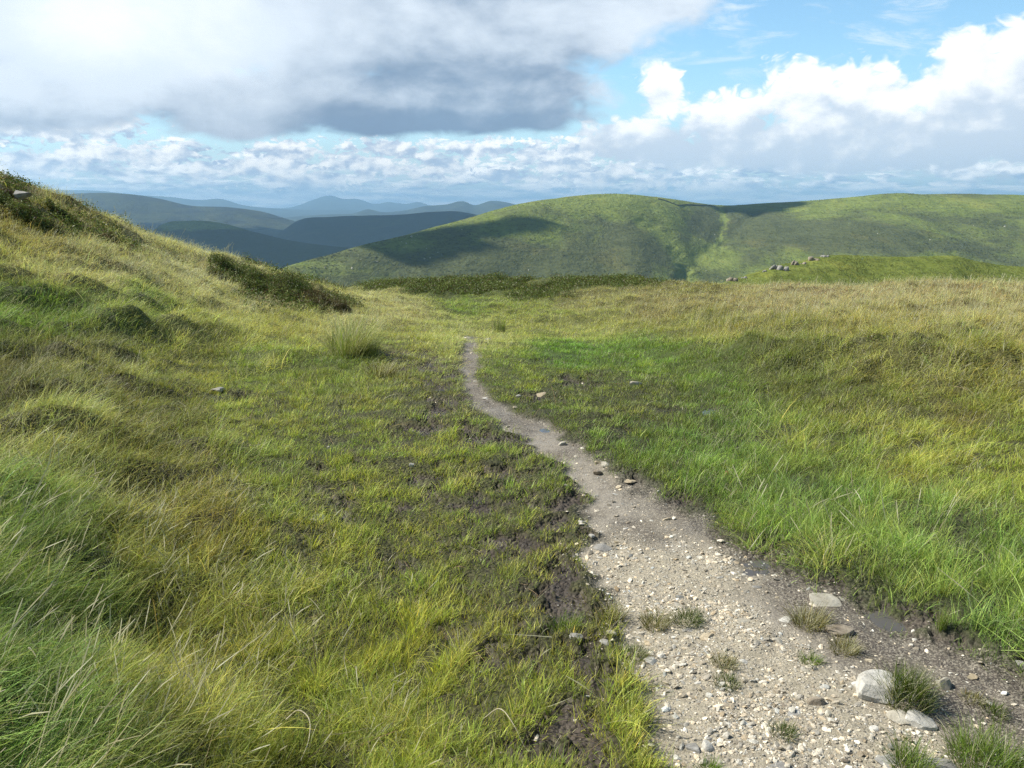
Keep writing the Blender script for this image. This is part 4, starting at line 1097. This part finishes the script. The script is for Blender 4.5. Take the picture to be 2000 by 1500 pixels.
# dry-stone wall crossing the hill shoulder
def hill_pt(u, v):
    UU = np.linspace(540, 2500, 900); j = int(np.argmin(np.abs(UU - u)))
    c = hv[:230, j]; uu, vv = project(c[:, 0], c[:, 1], c[:, 2]); k = int(np.argmin(np.abs(vv - v))); return c[k]
wp = [hill_pt(u, v) for u, v in ((1285,389),(1300,393),(1312,397),(1325,402),(1340,400),(1360,401),(1380,402),(1398,404))]
V, Fc = [], []
prev = None
for k in range(len(wp) - 1):
    for q in range(14):
        t = q / 14; c = wp[k] * (1 - t) + wp[k + 1] * t
        h = 1.6 + random.uniform(-.3, .3)
        b = len(V); dx, dy = (wp[k+1] - wp[k])[:2]; L = math.hypot(dx, dy) + 1e-6; nx, ny = -dy / L * .5, dx / L * .5
        V += [(c[0]-nx, c[1]-ny, c[2]-.6), (c[0]+nx, c[1]+ny, c[2]-.6), (c[0]+nx*.6, c[1]+ny*.6, c[2]+h), (c[0]-nx*.6, c[1]-ny*.6, c[2]+h)]
        if b: Fc += [(b-4, b-3, b+1, b), (b-3, b-2, b+2, b+1), (b-2, b-1, b+3, b+2), (b-1, b-4, b, b+3)]
o = link('dry_stone_wall', mesh_np('dry_stone_wall', np.array(V), np.array(Fc), False), mat_stone('wall_stone', (.07,.07,.06), (.12,.12,.10), .5))
tag(o, 'thin dark dry stone wall crossing the shoulder of the far hill', 'wall')

# ------------------------------------------------------------------ clouds that shade the hills (above the picture, outside the haze)
SUN_AZ, SUN_EL = R(-78), R(48)
SD = np.array([math.sin(SUN_AZ) * math.cos(SUN_EL), math.cos(SUN_AZ) * math.cos(SUN_EL), math.sin(SUN_EL)])
mc, t, out = new_mat('cloud_white')
pos = t.node('ShaderNodeNewGeometry').outputs['Position']
pp = principled(t, (.85,.85,.87), 1, 0, t.noise(pos, .02, 4), .5, 10); t.l.new(pp.outputs[0], out.inputs[0])
def cloud(target, alt, rx, ry, rz, rot, seed):
    import bmesh
    t = (alt - target[2]) / SD[2]; c = np.array(target) + SD * t
    bm = bmesh.new(); bmesh.ops.create_icosphere(bm, subdivisions=5, radius=1)
    v = np.array([q.co for q in bm.verts])
    k = 1 + .45 * noise(v[:, 0] * 1.5 + seed, v[:, 1] * 1.5 + v[:, 2], seed) + .28 * noise(v[:, 0] * 4 + seed, v[:, 1] * 4 + v[:, 2] * 2, seed + 1) + .14 * noise(v[:, 0] * 9, v[:, 1] * 9 + seed, seed + 2)
    v = v * k[:, None] * np.array([rx, ry, rz]); v[:, 2] = np.where(v[:, 2] < 0, v[:, 2] * .3, v[:, 2])
    for q, co in zip(bm.verts, v): q.co = co
    me = bpy.data.meshes.new('cloud'); bm.to_mesh(me); bm.free()
    for q in me.polygons: q.use_smooth = True
    o = link('cloud', me, mc); o.location = c; o.rotation_euler = (0, 0, rot)
    tag(o, 'cloud drifting above the hills', None, None, 'structure')
cloud(hill_pt(960, 447), 1300, 88, 22, 24, R(25), 3)
cloud(hill_pt(830, 478), 1300, 90, 34, 30, R(35), 13)
cloud(hill_pt(1485, 403), 1300, 80, 60, 40, R(0), 5)
cloud(at_dist(640, 492, 2300), 1700, 480, 380, 90, R(20), 7)
cloud(at_dist(760, 440, 4000), 2600, 1500, 700, 150, R(10), 9)

# ------------------------------------------------------------------ haze
hz, t, out = new_mat('haze_air')
pv_ = t.node('ShaderNodeVolumePrincipled')
pv_.inputs['Color'].default_value = (.42, .70, 1.0, 1); pv_.inputs['Density'].default_value = 9.5e-5; pv_.inputs['Anisotropy'].default_value = .2
t.l.new(pv_.outputs[0], out.inputs['Volume'])
X0, X1, Y0, Y1, Z0, Z1 = -20000, 20000, -3000, 24000, ZV - 1.0, 330
V = [(x, y, z) for x in (X0, X1) for y in (Y0, Y1) for z in (Z0, Z1)]
me = mesh_np('haze', np.array(V), np.array([(0,1,3,2),(4,6,7,5),(0,4,5,1),(2,3,7,6),(0,2,6,4),(1,5,7,3)]), False)
hzo = link('haze', me, hz); tag(hzo, kind='stuff')

# ------------------------------------------------------------------ world
def world():
    w = bpy.data.worlds.new('World'); scene.world = w; w.use_nodes = True
    w.node_tree.nodes.clear(); t = NT(w.node_tree)
    out = t.node('ShaderNodeOutputWorld')
    sky = t.node('ShaderNodeTexSky', sky_type='NISHITA'); sky.sun_disc = False
    sky.sun_elevation = SUN_EL; sky.sun_rotation = SUN_AZ % (2 * math.pi); sky.air_density = 1.0; sky.dust_density = .6; sky.ozone_density = 1.5; sky.altitude = 300
    skyc = t.vm('SCALE', sky.outputs[0]); skyc.node.inputs[3].default_value = .15
    skyc = t.vm('MULTIPLY', skyc, (.80, 1.0, 1.02))
    d = t.node('ShaderNodeTexCoord').outputs['Generated']
    s = t.node('ShaderNodeSeparateXYZ'); t.l.new(d, s.inputs[0])
    az = t.m('ARCTAN2', s.outputs[0], s.outputs[1]); el = t.m('ARCSINE', s.outputs[2])
    # degrees
    azd = t.m('MULTIPLY', az, 57.2958); eld = t.m('MULTIPLY', el, 57.2958)
    cb = t.node('ShaderNodeCombineXYZ'); t.l.new(azd, cb.inputs[0]); t.l.new(eld, cb.inputs[1]); q = cb.outputs[0]
    def ae(u, v):
        x, y, z = ray(u, v); return math.degrees(math.atan2(x, y)), math.degrees(math.atan2(z, math.hypot(x, y)))
    def scl(vec, sx, sy, off=(0, 0, 0)):
        mp = t.node('ShaderNodeMapping'); t.l.new(vec, mp.inputs[0]); mp.inputs['Scale'].default_value = (sx, sy, 1); mp.inputs['Location'].default_value = off
        return mp.outputs[0]
    def shift(vec, a, b):
        return t.vm('ADD', vec, (a, b, 0))
    def blobs(vec, lst):
        cur = None
        for (u, v, ru, rv) in lst:
            a, e = ae(u, v)
            k = t.vm('LENGTH', t.vm('MULTIPLY', t.vm('SUBTRACT', vec, (a, e, 0)), (F / 57.3 / ru, F / 57.3 / rv, 0)))
            x = t.m('SUBTRACT', 1.0, k)
            if cur is None: cur = x
            else:
                cur = t.m('SMOOTH_MAX', cur, x, .25)
        return cur
    def nz(vec, sx, sy, off, detail, vor=0.0):
        v = scl(vec, sx, sy, off)
        n1 = t.m('SUBTRACT', t.noise(v, 1.0, detail, .56, .15), .5)
        if not vor: return n1
        vo = t.node('ShaderNodeTexVoronoi', feature='SMOOTH_F1')
        t.l.new(t.vm('ADD', v, t.vm('SCALE', t.vm('SUBTRACT', t.noise(v, 2.5, 1, .5, 0, True), (.5, .5, .5)))), vo.inputs['Vector'])
        vo.inputs['Scale'].default_value = 1.9; vo.inputs['Smoothness'].default_value = .3; vo.inputs['Detail'].default_value = 1.5; vo.inputs['Roughness'].default_value = .55; vo.inputs['Lacunarity'].default_value = 2.6
        return n1, t.m('SUBTRACT', .5, vo.outputs['Distance'])
    def bgs(c):
        b = t.node('ShaderNodeBackground'); b.inputs[1].default_value = .95; t.put(b.inputs[0], tuple(c) + (1,) if isinstance(c, tuple) else c); return b.outputs[0]
    def mixs(f, a, b):
        ms = t.node('ShaderNodeMixShader'); t.l.new(f, ms.inputs[0]); t.l.new(a, ms.inputs[1]); t.l.new(b, ms.inputs[2]); return ms.outputs[0]
    LX, LY = -.6, .8
    # clear sky, low veil and thin high cloud
    col = t.mix(t.step(eld, 9, -.5, 0, .8), skyc, (.50,.64,.78))
    ci = t.noise(scl(q, .13, .50, (5, 5, 0)), 1.4, 7, .62, .6)
    cim = t.m('MULTIPLY', t.step(ci, .50, .74), t.m('MULTIPLY', t.step(eld, 6, 10), .7))
    S = bgs(t.mix(cim, col, (.78,.84,.88)))
    # rows of small cumulus above the horizon
    for (sx, sy, off, c, r, lo, hi, dk) in ((.20, 1.7, (2, 1, 9), .5, 1.7, -.16, .26, (.36,.50,.66)), (.30, .85, (8, 4, 3), 2.3, 2.2, -.06, .26, (.34,.46,.62))):
        n1, n2 = nz(q, sx, sy, off, 6, 1)
        e = t.m('SUBTRACT', 1.0, t.m('ABSOLUTE', t.m('DIVIDE', t.m('SUBTRACT', eld, c), r)))
        D = t.m('ADD', t.m('MULTIPLY', e, .55), t.m('ADD', t.m('MULTIPLY', n1, 1.5), t.m('MULTIPLY', n2, .7)))
        n3 = nz(shift(q, LX * .6, LY * .4), sx, sy, off, 5)
        sh = t.step(t.m('ADD', t.m('MULTIPLY', t.m('SUBTRACT', n1, n3), 3.6), .50), 0, 1)
        S = mixs(t.step(D, lo, hi), S, bgs(t.mix(sh, dk, (1.12,1.12,1.10))))
    # nearer puffs
    Plist = [(110,240,190,60),(60,320,160,40),(270,300,90,30),(400,325,60,32),(560,325,110,34),(700,320,140,42),(870,325,110,36),(1040,300,60,30),(620,350,190,34),(1180,345,130,34),(160,300,90,34),(560,296,120,30),(760,292,130,30),(940,290,110,28),(1130,290,100,34),(340,300,80,26),(1090,320,120,30),(500,330,100,30),(1280,350,120,26),(1400,365,160,22),(1000,345,140,20)]
    n1, n2 = nz(q, .5, .85, (4, 12, 2), 6, 1)
    bP = blobs(q, Plist)
    D = t.m('ADD', bP, t.m('ADD', t.m('MULTIPLY', n1, 1.2), t.m('MULTIPLY', n2, .8)))
    n3 = nz(shift(q, LX * .5, LY * .5), .5, .85, (4, 12, 2), 5)
    sh = t.step(t.m('ADD', t.m('MULTIPLY', t.m('SUBTRACT', n1, n3), 3.2), .52), 0, 1)
    S = mixs(t.m('MULTIPLY', t.step(D, -.04, .26), t.step(eld, 8, 6)), S, bgs(t.mix(sh, (.42,.53,.68), (1.04,1.04,1.02))))
    # big white cumulus on the right, darker towards its flat foot
    Rlist = [(1290,185,70,90),(1250,270,160,75),(1430,240,150,100),(1560,190,120,100),(1700,205,150,105),(1880,160,140,115),(2030,130,140,120),(1700,270,350,95),(1930,250,260,110),(1480,290,230,62),(2250,200,260,160),(1330,300,190,50),(1650,310,300,40)]
    n1, n2 = nz(q, .26, .38, (3, 7, 1), 6, 1)
    bR = blobs(q, Rlist)
    D = t.m('ADD', bR, t.m('ADD', t.m('MULTIPLY', n1, .60), t.m('MULTIPLY', n2, .36)))
    n3 = nz(shift(q, LX * 1.5, LY * 1.5), .26, .38, (3, 7, 1), 4)
    foot = t.step(t.m('ADD', eld, t.m('MULTIPLY', n1, 9.0)), 1.0, 9.0, -.78, .50)
    rgt = t.m('MULTIPLY', t.step(t.m('ADD', azd, t.m('MULTIPLY', n1, 12)), 20, 32), -.36)
    sh = t.step(t.m('ADD', t.m('ADD', t.m('MULTIPLY', t.m('SUBTRACT', n1, n3), 1.5), .62), t.m('ADD', foot, rgt)), 0, 1)
    S = mixs(t.m('MULTIPLY', t.step(D, .17, .40), t.step(azd, 2, 4)), S, bgs(t.mix(sh, (.56,.64,.74), (.99,.99,.98))))
    # big dark cloud on the left
    Llist = [(620,40,660,190),(900,100,360,165),(250,100,440,140),(560,190,540,80),(1000,170,230,95),(1080,50,270,120),(60,210,280,60),(1220,10,220,70),(800,230,380,48),(-200,60,300,250),(460,240,200,40),(1050,230,90,34)]
    n1, n2 = nz(q, .14, .26, (11, 2, 4), 7, 1)
    bL = blobs(q, Llist)
    D = t.m('ADD', bL, t.m('ADD', t.m('MULTIPLY', n1, .75), t.m('MULTIPLY', n2, .22)))
    n3 = nz(shift(q, LX * 2.2, LY * 2.2), .14, .26, (11, 2, 4), 5)
    a0, e0 = ae(230, 30)
    glow = t.m('MULTIPLY', t.step(t.m('SUBTRACT', t.m('MULTIPLY', n1, -2.2), t.m('MULTIPLY', t.vm('LENGTH', t.vm('MULTIPLY', t.vm('SUBTRACT', q, (a0, e0, 0)), (.13, .24, 0))), 1.0)), -1.0, .1), .8)
    footd = t.step(t.m('ADD', eld, t.m('MULTIPLY', n1, 7.0)), 4.0, 10.5, -.40, .12)
    lf = t.step(t.m('ADD', azd, t.m('MULTIPLY', n1, 26)), -7, -24, 0, .62)
    rt = t.m('MULTIPLY', t.step(azd, 3, 8), .25)
    sh = t.step(t.m('ADD', t.m('ADD', t.m('MULTIPLY', t.m('SUBTRACT', n1, n3), 1.15), .40), t.m('ADD', t.m('ADD', glow, t.m('ADD', lf, rt)), footd)), 0, 1)
    c = t.mix(t.m('MULTIPLY', glow, .7), t.mix(sh, (.19,.265,.38), (.68,.75,.83)), (1.0,1.0,1.0))
    S = mixs(t.m('MULTIPLY', t.step(D, .06, .42), t.step(azd, 22, 18)), S, bgs(c))
    # overhead and behind: plain broken blue sky, away from the framed clouds
    czm = t.m('MULTIPLY', t.step(t.noise(d, 2.2, 3, .6, .4), .52, .68), .7)
    U = bgs(t.mix(czm, t.vm('MULTIPLY', skyc, (.55, .52, .50)), (.36,.38,.41)))
    away = t.m('MAXIMUM', t.step(eld, 14, 26), t.m('MAXIMUM', t.step(t.m('ABSOLUTE', azd), 44, 60), t.step(eld, -1, -2)))
    S = mixs(away, S, U)
    t.l.new(S, out.inputs[0])
    w.cycles.sampling_method = 'NONE'
world()

sun = bpy.data.lights.new('sun', 'SUN'); sun.energy = 5.0; sun.angle = R(.55); sun.color = (1, .95, .84)
so = bpy.data.objects.new('sun', sun); COL.objects.link(so)
import mathutils
so.rotation_euler = mathutils.Vector(SD).to_track_quat('Z', 'Y').to_euler()
so.location = (0, 0, 30)

cam = bpy.data.cameras.new('camera'); cam.sensor_width = 36; cam.lens = F / 2000 * 36
cam.clip_start = .05; cam.clip_end = 60000
co = bpy.data.objects.new('camera', cam); COL.objects.link(co); co.location = CAM; co.rotation_euler = (math.pi / 2 - TH, 0, 0)
scene.camera = co

scene.render.engine = 'CYCLES'
scene.cycles.use_denoising = True; scene.cycles.denoising_prefilter = 'NONE'
scene.cycles.max_bounces = 5; scene.cycles.diffuse_bounces = 3; scene.cycles.glossy_bounces = 2; scene.cycles.transmission_bounces = 3; scene.cycles.volume_bounces = 1; scene.cycles.transparent_max_bounces = 6
scene.cycles.use_adaptive_sampling = True
scene.cycles.adaptive_threshold = .03
scene.view_settings.view_transform = 'Standard'; scene.view_settings.look = 'None'
scene.view_settings.exposure = .45; scene.view_settings.gamma = 1
